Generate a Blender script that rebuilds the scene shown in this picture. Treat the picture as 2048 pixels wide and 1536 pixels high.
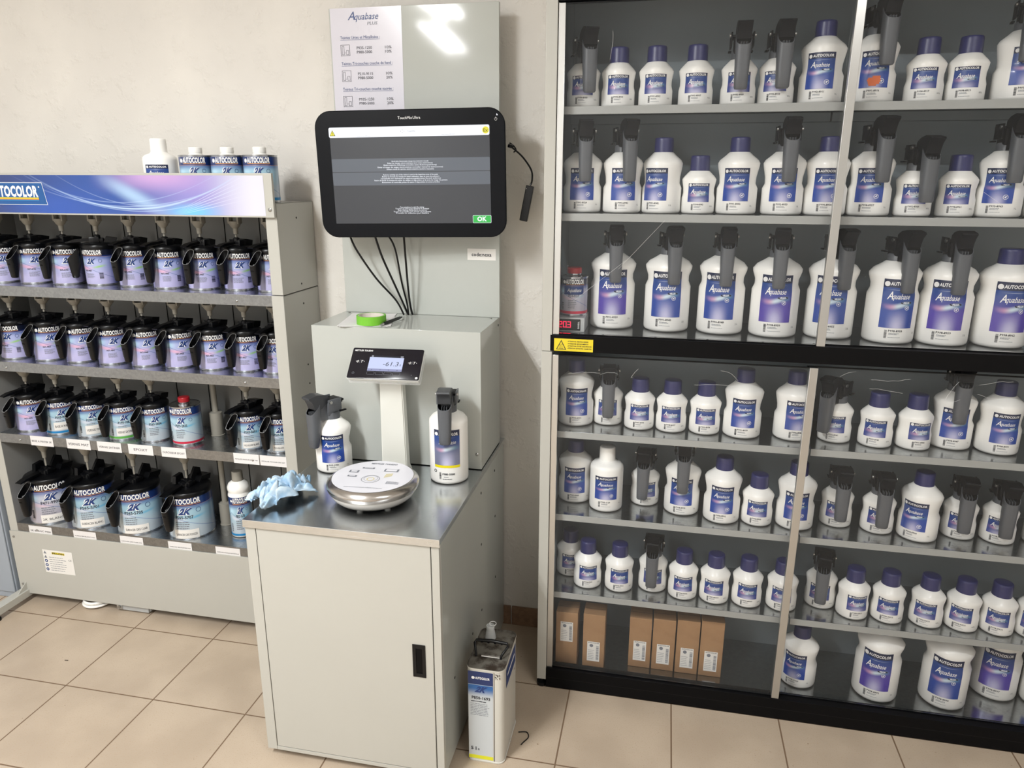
import bpy, bmesh, math, random
from mathutils import Vector, Matrix, Euler
PI = math.pi
S = bpy.context.scene
for o in list(bpy.data.objects): bpy.data.objects.remove(o)
COL = S.collection

# ---------------------------------------------------------------- camera
def make_camera():
    cd = bpy.data.cameras.new('camera'); co = bpy.data.objects.new('camera', cd); COL.objects.link(co)
    yaw, pit, rol = map(math.radians, (11.70844, 15.73174, 0.1808))
    cy, sy, cp, sp, cr, sr = math.cos(yaw), math.sin(yaw), math.cos(pit), math.sin(pit), math.cos(rol), math.sin(rol)
    f = Vector((-sy*cp, cy*cp, -sp)); r = Vector((cy, sy, 0)); u = r.cross(f)
    r2 = cr*r + sr*u; u2 = -sr*r + cr*u
    M = Matrix((( r2.x, u2.x, -f.x, 2.22507), (r2.y, u2.y, -f.y, -2.39659), (r2.z, u2.z, -f.z, 1.64736), (0, 0, 0, 1)))
    co.matrix_world = M
    cd.sensor_fit = 'HORIZONTAL'; cd.sensor_width = 36.0
    cd.lens = 36.0*1452.92/2048.0
    cd.clip_start = 0.05
    S.camera = co
make_camera()
# ---------------------------------------------------------------- world, lights, exposure
W = bpy.data.worlds.new('world'); S.world = W; W.use_nodes = True
W.node_tree.nodes['Background'].inputs[0].default_value = (0.8, 0.85, 0.9, 1)
W.node_tree.nodes['Background'].inputs[1].default_value = 0.05
def area(name, loc, rot, sx, sy, power, col):
    l = bpy.data.lights.new(name, 'AREA'); l.shape = 'RECTANGLE'; l.size = sx; l.size_y = sy
    l.energy = power; l.color = col
    o = bpy.data.objects.new(name, l); COL.objects.link(o); o.location = loc; o.rotation_euler = rot
    return o
# the twin-tube ceiling fixture (its two tubes run away from the wall), and an added fill lamp on the right that brightens the cabinet bottles
WARM = (0.985, 1.0, 0.995)
for k in (-1, 1):
    area('ceiling_tube_light', (0.74 + 0.05*k, -2.35, 2.70), (0, 0, 0), 0.045, 1.2, 23, WARM)
    area('rear_tube_light', (0.48 + 0.05*k, -3.62, 2.68), (0, 0, -.1), 0.045, 1.2, 12, WARM)
area('added_side_fill', (3.2, -2.25, 2.72), (0, 0, 0), 1.15, 0.05, 14, WARM)
S.view_settings.view_transform = 'Standard'; S.view_settings.look = 'None'
S.view_settings.gamma = 1; S.view_settings.use_curve_mapping = False
S.view_settings.exposure = 0.86
S.cycles.max_bounces = 8; S.cycles.diffuse_bounces = 4; S.cycles.glossy_bounces = 4
S.cycles.transparent_max_bounces = 12; S.cycles.transmission_bounces = 6
S.cycles.sample_clamp_indirect = 4.0; S.cycles.caustics_reflective = False; S.cycles.caustics_refractive = False

# ---------------------------------------------------------------- materials
def lin(c): return tuple((x/255/12.92) if x/255 <= .04045 else ((x/255+.055)/1.055)**2.4 for x in c[:3]) + (1,)
MATS = {}
def mat(name, rgb, rough=.5, metal=0, spec=.5, emit=None, es=1, coat=0):
    if name in MATS: return MATS[name]
    m = bpy.data.materials.new(name); m.use_nodes = True
    b = m.node_tree.nodes['Principled BSDF']
    b.inputs['Base Color'].default_value = lin(rgb); b.inputs['Roughness'].default_value = rough
    b.inputs['Metallic'].default_value = metal; b.inputs['Specular IOR Level'].default_value = spec
    b.inputs['Coat Weight'].default_value = coat; b.inputs['Coat Roughness'].default_value = .08
    if emit:
        b.inputs['Emission Color'].default_value = lin(emit); b.inputs['Emission Strength'].default_value = es
    MATS[name] = m; return m
class N:      # small node helper
    def __init__(s, m): s.m = m; s.t = m.node_tree; s.b = s.t.nodes['Principled BSDF']
    def new(s, ty, **k):
        n = s.t.nodes.new(ty)
        for a, v in k.items(): setattr(n, a, v)
        return n
    def link(s, a, b): s.t.links.new(a, b)
    def put(s, sock, v):
        if isinstance(v, (int, float)): sock.default_value = v
        elif isinstance(v, tuple): sock.default_value = v
        else: s.link(v, sock)
    def math(s, op, a, b=0.0, c=0.0, clamp=False):
        n = s.new('ShaderNodeMath', operation=op, use_clamp=clamp)
        s.put(n.inputs[0], a); s.put(n.inputs[1], b); s.put(n.inputs[2], c); return n.outputs[0]
    def mix(s, fac, a, b, mode='MIX'):
        n = s.new('ShaderNodeMix', data_type='RGBA', blend_type=mode)
        s.put(n.inputs[0], fac); s.put(n.inputs[6], a); s.put(n.inputs[7], b); return n.outputs[2]
    def sm(s, x, lo, hi):
        n = s.new('ShaderNodeMapRange', interpolation_type='SMOOTHSTEP'); s.put(n.inputs[0], x)
        s.put(n.inputs[1], lo); s.put(n.inputs[2], hi); n.inputs[3].default_value = 0; n.inputs[4].default_value = 1; return n.outputs[0]
    def band(s, x, c, w):     # soft bump round c
        d = s.math('ABSOLUTE', s.math('SUBTRACT', x, c)); return s.math('SUBTRACT', 1.0, s.sm(d, 0.0, w))
    def uv(s):
        n = s.new('ShaderNodeUVMap'); n.uv_map = 'UVMap'; x = s.new('ShaderNodeSeparateXYZ'); s.link(n.outputs[0], x.inputs[0])
        return x.outputs[0], x.outputs[1]
    def obj(s):
        n = s.new('ShaderNodeTexCoord'); x = s.new('ShaderNodeSeparateXYZ'); s.link(n.outputs['Object'], x.inputs[0])
        return n.outputs['Object'], x.outputs[0], x.outputs[1], x.outputs[2]
    def noise(s, vec, scale, detail=3, rough=.5):
        n = s.new('ShaderNodeTexNoise'); s.put(n.inputs['Vector'], vec); n.inputs['Scale'].default_value = scale
        n.inputs['Detail'].default_value = detail; n.inputs['Roughness'].default_value = rough; return n.outputs[0]
    def bump(s, h, dist, strength=1):
        n = s.new('ShaderNodeBump'); n.inputs['Distance'].default_value = dist; n.inputs['Strength'].default_value = strength
        s.link(h, n.inputs['Height']); s.link(n.outputs[0], s.b.inputs['Normal'])
    def base(s, c): s.link(c, s.b.inputs['Base Color'])

def m_wall():
    m = mat('plaster', (222, 218, 210), .85, spec=.2); n = N(m); v, x, y, z = n.obj()
    a = n.noise(v, 2.2, 4); b = n.noise(v, 45, 5, .6); c = n.noise(v, 13, 4, .6)
    n.base(n.mix(n.sm(a, .35, .7), lin((220, 216, 210)), lin((230, 226, 219))))
    bs = n.math('ADD', n.math('MULTIPLY', b, .35), n.math('MULTIPLY', n.sm(c, .50, .68), .9))
    n.bump(bs, .0040, .6); return m
def m_floor():
    m = mat('floor_tile', (190, 168, 145), .34, spec=.4); n = N(m); v, x, y, z = n.obj()
    T = .333
    fx = n.math('FRACT', n.math('DIVIDE', n.math('ADD', x, 33.3), T)); fy = n.math('FRACT', n.math('DIVIDE', n.math('ADD', y, .33 + 33.3), T))
    ex = n.math('MINIMUM', fx, n.math('SUBTRACT', 1.0, fx)); ey = n.math('MINIMUM', fy, n.math('SUBTRACT', 1.0, fy))
    e = n.math('MINIMUM', ex, ey); g = n.math('SUBTRACT', 1.0, n.sm(e, .0045, .0085))
    a = n.noise(v, 5, 4); b = n.noise(v, 260, 3, .7); c = n.noise(v, 70, 3, .6)
    col = n.mix(n.sm(a, .3, .7), lin((180, 163, 144)), lin((194, 177, 157)))
    col = n.mix(n.sm(b, .55, .72), col, lin((176, 150, 124)))
    col = n.mix(n.sm(c, .70, .76), col, lin((128, 104, 84)))
    col = n.mix(g, col, lin((120, 98, 78))); n.base(col)
    n.bump(n.math('SUBTRACT', 1.0, g), .0015, .6)
    n.put(n.b.inputs['Roughness'], n.math('ADD', .30, n.math('MULTIPLY', g, .4))); return m
def m_galv(name='galvanised_steel', rgb=(204, 208, 212), r0=.2, amt=.6):
    m = mat(name, rgb, r0, 1.0); n = N(m); v, x, y, z = n.obj()
    vo = n.new('ShaderNodeTexVoronoi'); n.link(v, vo.inputs[0]); vo.inputs['Scale'].default_value = 140
    a = n.noise(v, 14, 4)
    s1 = n.new('ShaderNodeSeparateColor'); n.link(vo.outputs['Color'], s1.inputs[0])
    k = tuple(max(0, c-22) for c in rgb)
    n.base(n.mix(n.math('MULTIPLY', s1.outputs[0], amt), lin(rgb), lin(k)))
    n.put(n.b.inputs['Roughness'], n.math('ADD', r0, n.math('MULTIPLY', a, .16))); return m
def m_powder(name, rgb, rough=.42, spec=.4):
    m = mat(name, rgb, rough, spec=spec); n = N(m); v, x, y, z = n.obj()
    a = n.noise(v, 3, 3); k = tuple(max(0, c-5) for c in rgb)
    n.base(n.mix(a, lin(rgb), lin(k))); 
    if rough > .3 and 'inside' not in name: n.bump(n.noise(v, 500, 2), .0002, .1)
    return m
def m_pane():
    m = bpy.data.materials.new('dusty_pane'); m.use_nodes = True; t = m.node_tree; t.nodes.clear()
    out = t.nodes.new('ShaderNodeOutputMaterial'); tr = t.nodes.new('ShaderNodeBsdfTransparent'); tr.inputs[0].default_value = (1, 1, 1, 1)
    gl = t.nodes.new('ShaderNodeBsdfGlossy'); gl.inputs['Roughness'].default_value = .06; gl.inputs[0].default_value = (1, 1, 1, 1)
    df = t.nodes.new('ShaderNodeBsdfDiffuse'); df.inputs[0].default_value = (.75, .77, .78, 1)
    fr = t.nodes.new('ShaderNodeFresnel'); fr.inputs[0].default_value = 1.16
    m1 = t.nodes.new('ShaderNodeMixShader'); m2 = t.nodes.new('ShaderNodeMixShader')
    nz = t.nodes.new('ShaderNodeTexNoise'); tc = t.nodes.new('ShaderNodeTexCoord'); nz.inputs['Scale'].default_value = 1.7
    mr = t.nodes.new('ShaderNodeMapRange'); mr.inputs[3].default_value = .008; mr.inputs[4].default_value = .024
    L = t.links.new; L(tc.outputs['Object'], nz.inputs['Vector']); L(nz.outputs[0], mr.inputs[0]); L(mr.outputs[0], m1.inputs[0])
    L(tr.outputs[0], m1.inputs[1]); L(df.outputs[0], m1.inputs[2])
    L(fr.outputs[0], m2.inputs[0]); L(m1.outputs[0], m2.inputs[1]); L(gl.outputs[0], m2.inputs[2]); L(m2.outputs[0], out.inputs[0])
    MATS['dusty_pane'] = m; return m

def m_bottle_art(name, big, hue):
    """printed front of the white bottles: navy header, blue field, pale swoosh, glow underneath"""
    m = mat(name, (30, 50, 120), .35, coat=.3); n = N(m); u, v = n.uv()
    navy = lin((22, 32, 66)); blue = lin((28, 66, 138)); deep = lin((40, 52, 130))
    col = n.mix(n.sm(v, .25, .8), lin(hue), blue)
    sw = .47 if big else .40
    glow = n.math('MULTIPLY', n.band(u, .5, .36 if big else .5), n.math('SUBTRACT', 1.0, n.sm(v, .0, sw)))
    col = n.mix(n.math('MULTIPLY', glow, .9), col, lin((206, 204, 234)))
    c1 = n.math('ADD', sw, n.math('MULTIPLY', n.math('SINE', n.math('MULTIPLY', u, 5.5)), -.035))
    b1 = n.band(v, c1, .085 if big else .15)
    tint = n.mix(n.sm(u, .25, .5), lin((226, 170, 196)), lin((206, 224, 236)))
    tint = n.mix(n.sm(u, .6, .9), tint, lin((120, 190, 204)))
    edge = n.band(u, .5, .55)
    col = n.mix(n.math('MULTIPLY', b1, edge), col, tint)
    col = n.mix(n.sm(v, .825, .835), col, navy)
    ln = n.math('MULTIPLY', n.band(v, .785, .006), n.band(u, .5, .42)); col = n.mix(ln, col, lin((200, 210, 225)))
    n.base(col); return m
def m_tin_art(name, kind):
    """wrap printed on the tins; u = angle/2pi round the tin (front .5), v = height"""
    m = mat(name, (150, 150, 200), .3, coat=.5); n = N(m); u, v = n.uv()
    if kind == 'violet':
        low, midc, side = lin((192, 188, 230)), lin((168, 178, 222)), lin((60, 84, 168)); sw = lin((222, 176, 206)); g = lin((150, 200, 110))
    elif kind == 'greyviolet':
        low, midc, side = lin((176, 172, 184)), lin((186, 190, 206)), lin((50, 80, 140)); sw = lin((210, 190, 205)); g = lin((170, 190, 205))
    else:
        low, midc, side = lin((186, 198, 208)), lin((160, 196, 214)), lin((36, 90, 160)); sw = lin((206, 214, 228)); g = lin((110, 180, 214))
    col = n.mix(n.sm(v, .15, .6), low, midc)
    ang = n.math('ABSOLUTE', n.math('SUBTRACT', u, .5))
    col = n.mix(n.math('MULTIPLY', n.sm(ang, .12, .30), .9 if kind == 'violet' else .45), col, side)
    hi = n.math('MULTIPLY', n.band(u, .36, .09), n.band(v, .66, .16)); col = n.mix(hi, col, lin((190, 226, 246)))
    c1 = n.math('ADD', .50, n.math('MULTIPLY', n.math('SINE', n.math('MULTIPLY', n.math('SUBTRACT', u, .36), 15.0)), -.045))
    col = n.mix(n.math('MULTIPLY', n.band(v, c1, .09), n.band(u, .43, .14)), col, sw)
    c2 = n.math('ADD', .47, n.math('MULTIPLY', n.math('SUBTRACT', u, .5), .5))
    col = n.mix(n.math('MULTIPLY', n.band(v, c2, .05), n.band(u, .585, .09)), col, g)
    c3 = n.math('ADD', .60, n.math('MULTIPLY', n.math('ABSOLUTE', n.math('SUBTRACT', u, .36)), -1.2))
    col = n.mix(n.math('MULTIPLY', n.band(v, c3, .015), .7), col, lin((80, 110, 170)))
    tb = n.sm(v, .66, .80); col = n.mix(n.math('MULTIPLY', tb, .75), col, lin((42, 84, 160)))
    col = n.mix(n.sm(v, .795, .80), col, lin((26, 48, 110)))
    col = n.mix(n.sm(v, .835, .84), col, lin((18, 24, 44)) if kind != 'blue' else lin((24, 48, 104)))
    col = n.mix(n.math('MULTIPLY', n.band(v, .80, .006), .8), col, lin((205, 160, 120)))
    n.base(col); return m
def m_can_art():
    m = mat('jerrycan_art', (190, 196, 200), .4, coat=.2); n = N(m); u, v = n.uv()
    col = n.mix(n.sm(v, .70, .82), lin((196, 202, 206)), lin((40, 96, 160)))
    col = n.mix(n.sm(v, .84, .86), col, lin((22, 44, 96)))
    col = n.mix(n.band(v, .853, .004), col, lin((180, 200, 220)))
    col = n.mix(n.math('SUBTRACT', 1.0, n.sm(v, .040, .041)), col, lin((222, 222, 40)))
    n.base(col); return m
def m_header():
    m = mat('header_artwork', (40, 70, 150), .25, coat=.4); n = N(m); u, v = n.uv()
    col = n.mix(n.sm(u, .15, .5), lin((36, 56, 114)), lin((30, 74, 154)))
    col = n.mix(n.math('MULTIPLY', n.sm(v, .9, .2), n.band(u, .38, .25)), col, lin((32, 80, 172)))
    col = n.mix(n.sm(u, .55, .82), col, lin((140, 134, 200)))
    col = n.mix(n.math('MULTIPLY', n.band(u, .70, .22), n.band(v, .98, .55)), col, lin((190, 154, 206)))
    col = n.mix(n.sm(u, .80, .98), col, lin((212, 212, 226)))
    col = n.mix(n.math('MULTIPLY', n.band(u, .79, .12), n.band(v, .08, .3)), col, lin((110, 190, 236)))
    # broad pale ray running down to the right, and fine curved lines
    ray = n.math('ADD', .95, n.math('MULTIPLY', n.math('SUBTRACT', u, .52), -4.6))
    col = n.mix(n.math('MULTIPLY', n.math('MULTIPLY', n.band(v, ray, .34), .75), n.band(u, .62, .13)), col, lin((176, 210, 240)))
    for (u0, v0, a, w, s) in ((.62, .14, 9, .022, .9), (.60, .20, 6.5, .014, .5), (.64, .08, 7.5, .012, .5), (.58, .30, 8.5, .012, .4), (.66, .22, 11, .012, .4)):
        d = n.math('SUBTRACT', u, u0); c = n.math('ADD', v0, n.math('MULTIPLY', n.math('MULTIPLY', d, d), a))
        col = n.mix(n.math('MULTIPLY', n.math('MULTIPLY', n.band(v, c, w*1.6), s), n.band(u, u0, .40)), col, lin((190, 216, 244)))
    for k in range(6):
        c = n.math('ADD', .10 + .045*k, n.math('MULTIPLY', n.math('SUBTRACT', u, .80), 2.0 + .5*k))
        col = n.mix(n.math('MULTIPLY', n.math('MULTIPLY', n.band(v, c, .012), .45), n.band(u, .84, .12)), col, lin((236, 240, 252)))
    n.base(col); return m
def m_cloth():
    m = mat('blue_wipe', (150, 190, 222), .9, spec=.1); n = N(m); v, x, y, z = n.obj()
    n.base(n.mix(n.sm(n.noise(v, 30, 4), .35, .65), lin((150, 184, 212)), lin((196, 214, 228)))); n.bump(n.noise(v, 900, 2), .0006, .5); return m
def m_dirty(name, rgb, dirt, sc=18, lo=.5, hi=.7, rough=.45, metal=0.):
    m = mat(name, rgb, rough, metal); n = N(m); v, x, y, z = n.obj()
    n.base(n.mix(n.sm(n.noise(v, sc, 6, .65), lo, hi), lin(rgb), lin(dirt))); return m
def m_brush():
    m = mat('brushed_steel', (196, 192, 188), .24, 1.0); return m

m_wall(); m_floor(); m_galv(); m_galv('shelf_lip_steel', (156, 158, 160), .24); m_galv('worktop_steel', (216, 221, 225), .16, .25); m_pane()
m_powder('cream_enamel', (186, 185, 178), .35); m_powder('panel_enamel', (186, 189, 184), .075, .3); m_powder('grey_enamel', (176, 178, 178), .35)
m_powder('cabinet_inside', (140, 150, 155), .45); m_galv('cabinet_shelf', (176, 180, 182), .08); m_powder('shelf_lip', (168, 170, 168), .3, .5); m_powder('rack_inside', (140, 140, 138), .5)
m_powder('blue_grey_enamel', (160, 168, 178), .4)
m_bottle_art('label_art_small', False, (40, 60, 140)); m_bottle_art('label_art_blue', True, (34, 70, 160)); m_bottle_art('label_art_violet', True, (84, 66, 168))
m_tin_art('tin_art_violet', 'violet'); m_tin_art('tin_art_blue', 'blue'); m_tin_art('tin_art_grey', 'greyviolet'); m_can_art(); m_header(); m_cloth(); m_brush()
mat('orange_sticker', (226, 110, 50), .5); mat('logo_blue', (26, 86, 150), .35); m_tin_art('tin_art_blue2', 'blue')
m_dirty('jerrycan_top', (120, 116, 108), (58, 48, 40), 22, .42, .62, .5, .3); m_dirty('jerrycan_tin', (206, 204, 196), (120, 108, 92), 30, .66, .74, .4)
m_dirty('cardboard', (164, 128, 92), (150, 114, 80), 6, .4, .6, .85)
mat('white_plastic', (250, 249, 245), .38, coat=.15); mat('navy_cap', (38, 40, 92), .35); mat('black_plastic', (9, 10, 13), .3, spec=.3); mat('black_matt', (5, 5, 7), .6, spec=.15)
mat('dispenser_grey', (88, 91, 96), .42); mat('dispenser_dark', (5, 5, 10), .5, spec=.15); mat('light_edge', (150, 152, 154), .4)
mat('print_white', (240, 240, 240), .4); mat('print_dark', (24, 26, 40), .5); mat('print_grey', (120, 124, 134), .5); mat('print_navy', (30, 58, 118), .4)
mat('print_orange', (220, 150, 60), .4); mat('print_yellow', (226, 204, 40), .45); mat('print_red', (170, 40, 50), .45)
mat('paper', (226, 224, 224), .7); mat('sticker_white', (232, 230, 226), .5); mat('tin_metal', (190, 192, 196), .22, 1); mat('drive_plastic', (150, 146, 136), .5)
mat('red_plastic', (168, 28, 40), .35); mat('stripe_blue', (30, 130, 190), .4); mat('stripe_green', (92, 170, 70), .4); mat('stripe_red', (200, 40, 70), .4)
mat('alu_strip', (206, 206, 204), .28, .9); mat('screw_steel', (170, 170, 168), .3, 1)
mat('glass_black', (6, 8, 14), .35, spec=.15); mat('led_red', (60, 0, 6), .4, emit=(255, 20, 60), es=1.8)

mat('laminate', (214, 212, 222), .18, coat=.8); mat('screen_grey', (2, 2, 2), .1, emit=(80, 82, 88), es=.34); mat('screen_slate', (2, 2, 2), .1, emit=(122, 128, 138), es=.36)
mat('screen_white', (20, 20, 20), .1, emit=(240, 243, 250), es=.62); mat('screen_green', (2, 10, 2), .1, emit=(50, 190, 80), es=.55); mat('screen_yellow', (20, 20, 2), .1, emit=(236, 226, 50), es=.55)
mat('tape_green', (112, 186, 48), .45); mat('dispenser_mid', (52, 54, 58), .4); mat('tape_core', (214, 206, 196), .7); mat('pan_paper', (222, 222, 230), .35, coat=.2); mat('pan_yellow', (220, 206, 130), .5)
mat('column_white', (222, 222, 214), .3, coat=.4); mat('display_black', (14, 12, 24), .18); mat('lcd', (40, 44, 56), .3, emit=(205, 214, 246), es=.55); mat('lcd_grey', (30, 34, 50), .3, emit=(160, 164, 200), es=.5); mat('lcd_dark', (20, 22, 34), .3)
mat('rust', (58, 42, 32), .8); mat('stripe_yellow', (236, 220, 30), .4)
def m_clear(name, tr=.8, rgb=(.9, .92, .92)):
    m = bpy.data.materials.new(name); m.use_nodes = True; t = m.node_tree; t.nodes.clear(); out = t.nodes.new('ShaderNodeOutputMaterial')
    a = t.nodes.new('ShaderNodeBsdfTransparent'); b = t.nodes.new('ShaderNodeBsdfPrincipled'); b.inputs['Base Color'].default_value = rgb+(1,); b.inputs['Roughness'].default_value = .12
    x = t.nodes.new('ShaderNodeMixShader'); x.inputs[0].default_value = 1-tr; t.links.new(a.outputs[0], x.inputs[1]); t.links.new(b.outputs[0], x.inputs[2]); t.links.new(x.outputs[0], out.inputs[0]); MATS[name] = m
m_clear('clear_cover', .72); m_clear('cloudy_plastic', .45)
m_bottle_art('label_art_grey', True, (120, 124, 150))
BOTTLES=[
(1, 'S', 'D', 1.973, -0.2, 3, 20),
(1, 'S', 'C', 2.071, -0.2, 4, 0),
(1, 'S', 'C', 2.174, -0.2, 0, 0),
(1, 'S', 'C', 2.282, -0.2, -1, 0),
(1, 'S', 'D', 2.394, -0.2, -3, 0),
(1, 'S', 'D', 2.492, -0.2, -11, 5),
(1, 'M', 'C', 2.604, -0.2, -14, 0),
(1, 'M', 'D', 2.731, -0.2, -9, 10),
(1, 'S', 'C', 2.857, -0.2, -17, 0),
(1, 'S', 'C', 2.955, -0.2, -19, 0),
(1, 'M', 'D', 3.072, -0.2, -1, -11),
(2, 'M', 'D', 1.978, -0.2, 5, 12),
(2, 'M', 'D', 2.0945, -0.2, 6, 18),
(2, 'M', 'C', 2.206, -0.2, -22, 0),
(2, 'S', 'C', 2.3085, -0.2, -1, 0),
(2, 'M', 'C', 2.413, -0.2, -8, 0),
(2, 'M', 'D', 2.535, -0.2, -7, 2),
(2, 'M', 'C', 2.647, -0.2, -7, 0),
(2, 'M', 'D', 2.759, -0.2, -13, 9),
(2, 'S', 'D', 2.871, -0.2, -13, 9),
(2, 'S', 'C', 2.9758, -0.2, -16, 0),
(2, 'M', 'D', 3.0782, -0.2, -24, 1),
(2, 'M', 'D', 3.196, -0.2, -20, -18),
(3, 'L', 'D', 2.075, -0.152, 4, 9),
(3, 'L', 'D', 2.24, -0.163, -3, 13),
(3, 'L', 'D', 2.397, -0.165, -9, 3),
(3, 'L', 'D', 2.547, -0.177, -5, -3),
(3, 'L', 'D', 2.703, -0.163, -12, 13),
(3, 'L', 'D', 2.857, -0.193, 1, 13),
(3, 'L', 'D', 2.996, -0.192, -14, 1),
(3, 'L', 'C', 3.14, -0.189, -2, 0),
(4, 'M', 'C', 1.976, -0.187, 9, 0),
(4, 'S', 'D', 2.076, -0.165, 2, 4),
(4, 'S', 'C', 2.176, -0.191, 3, 0),
(4, 'S', 'C', 2.274, -0.194, -2, 0),
(4, 'S', 'C', 2.375, -0.193, 0, 0),
(4, 'M', 'C', 2.485, -0.196, -3, 0),
(4, 'M', 'C', 2.633, -0.186, 5, 0),
(4, 'S', 'D', 2.753, -0.184, -16, -38),
(4, 'S', 'C', 2.862, -0.202, -18, 0),
(4, 'S', 'C', 2.965, -0.201, 5, 0),
(4, 'M', 'D', 3.074, -0.166, -11, -7),
(4, 'M', 'C', 3.191, -0.185, -5, 0),
(5, 'M', 'C', 1.976, -0.148, 4, 0),
(5, 'W', 'W', 2.083, -0.198, 3, 0),
(5, 'S', 'D', 2.206, -0.131, 8, -6),
(5, 'M', 'D', 2.324, -0.171, -4, -2),
(5, 'M', 'C', 2.446, -0.205, -5, 0),
(5, 'S', 'C', 2.553, -0.207, -7, 0),
(5, 'M', 'C', 2.665, -0.203, -7, 0),
(5, 'S', 'D', 2.793, -0.164, -12, -2),
(5, 'S', 'D', 2.907, -0.185, -12, -5),
(5, 'M', 'C', 3.014, -0.207, -33, 0),
(5, 'S', 'D', 3.137, -0.172, -16, -9),
(5, 'S', 'D', 3.241, -0.181, -21, -7),
(5, 'M', 'D', 3.368, -0.178, -28, -20),
(6, 'S', 'C', 1.9665, -0.145, 9, 0),
(6, 'S', 'C', 2.0332, -0.21, 8, 0),
(6, 'S', 'C', 2.138, -0.211, 5, 0),
(6, 'S', 'D', 2.248, -0.188, 0, -4),
(6, 'S', 'C', 2.345, -0.214, -1, 0),
(6, 'S', 'C', 2.445, -0.217, -8, 0),
(6, 'S', 'C', 2.546, -0.217, -5, 0),
(6, 'S', 'C', 2.652, -0.217, -10, 0),
(6, 'S', 'D', 2.776, -0.174, -15, -11),
(6, 'S', 'C', 2.863, -0.217, 5, 0),
(6, 'S', 'C', 2.964, -0.217, -14, 0),
(6, 'S', 'C', 3.075, -0.217, -24, 0),
(6, 'S', 'C', 3.174, -0.217, -25, 0),
(6, 'S', 'C', 3.271, -0.217, -21, 0),
(6, 'S', 'C', 3.368, -0.217, -26, 0),
(7, 'M', 'C', 2.736, -0.189, -26, 0),
(7, 'L', 'C', 2.97, -0.197, -19, 0),
(7, 'L', 'C', 3.172, -0.19, -19, 0),
(7, 'L', 'C', 3.3473, -0.111, -21, 0),
(7, 'L', 'C', 3.485, -0.14, -31, 0),
]
TINS=[
('A', -0.14500000000000002, -0.151),
('A', -0.014, -0.146),
('A', 0.12, -0.143),
('A', 0.252, -0.132),
('A', 0.39, -0.135),
('A', 0.537, -0.151),
('A', 0.67, -0.146),
('A', 0.797, -0.13),
('A', 0.925, -0.135),
('B', -0.134, -0.169),
('B', 0.008, -0.164),
('B', 0.143, -0.163),
('B', 0.278, -0.162),
('B', 0.414, -0.162),
('B', 0.546, -0.157),
('B', 0.681, -0.155),
('B', 0.81, -0.151),
('B', 0.925, -0.151),
('C', -0.124, -0.17),
('C', 0.016, -0.178),
('C', 0.153, -0.179),
('C', 0.289, -0.179),
('C', 0.415, -0.17),
('C', 0.554, -0.178),
('C', 0.802, -0.173),
('C', 0.925, -0.174),
('D', -0.106, -0.164),
('D', 0.087, -0.166),
('D', 0.292, -0.167),
('D', 0.509, -0.158),
]
# ---------------------------------------------------------------- geometry helpers
_TX = {}
def text2d(s, bold=0.0, shear=0.0, squeeze=1.0, res=2):
    """glyph triangles of a line of text: cap height about .7, centred in x on 0, base line on 0"""
    key = (s, bold, shear, squeeze, res)
    if key in _TX: return _TX[key]
    c = bpy.data.curves.new('t', 'FONT'); c.body = s; c.size = 1; c.offset = bold; c.shear = shear; c.resolution_u = res
    c.align_x = 'LEFT'; c.space_character = 1.0 + bold*1.2
    o = bpy.data.objects.new('t', c); COL.objects.link(o)
    bpy.context.view_layer.update()
    me = o.to_mesh(); vs = [(v.co.x*squeeze, v.co.y) for v in me.vertices]; fs = [tuple(p.vertices) for p in me.polygons]
    o.to_mesh_clear(); bpy.data.objects.remove(o); bpy.data.curves.remove(c)
    if vs:
        x0 = min(v[0] for v in vs); x1 = max(v[0] for v in vs); m = (x0+x1)/2; w = x1-x0
        vs = [(v[0]-m, v[1]) for v in vs]
    else: w = 0
    _TX[key] = (vs, fs, w); return _TX[key]

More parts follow.
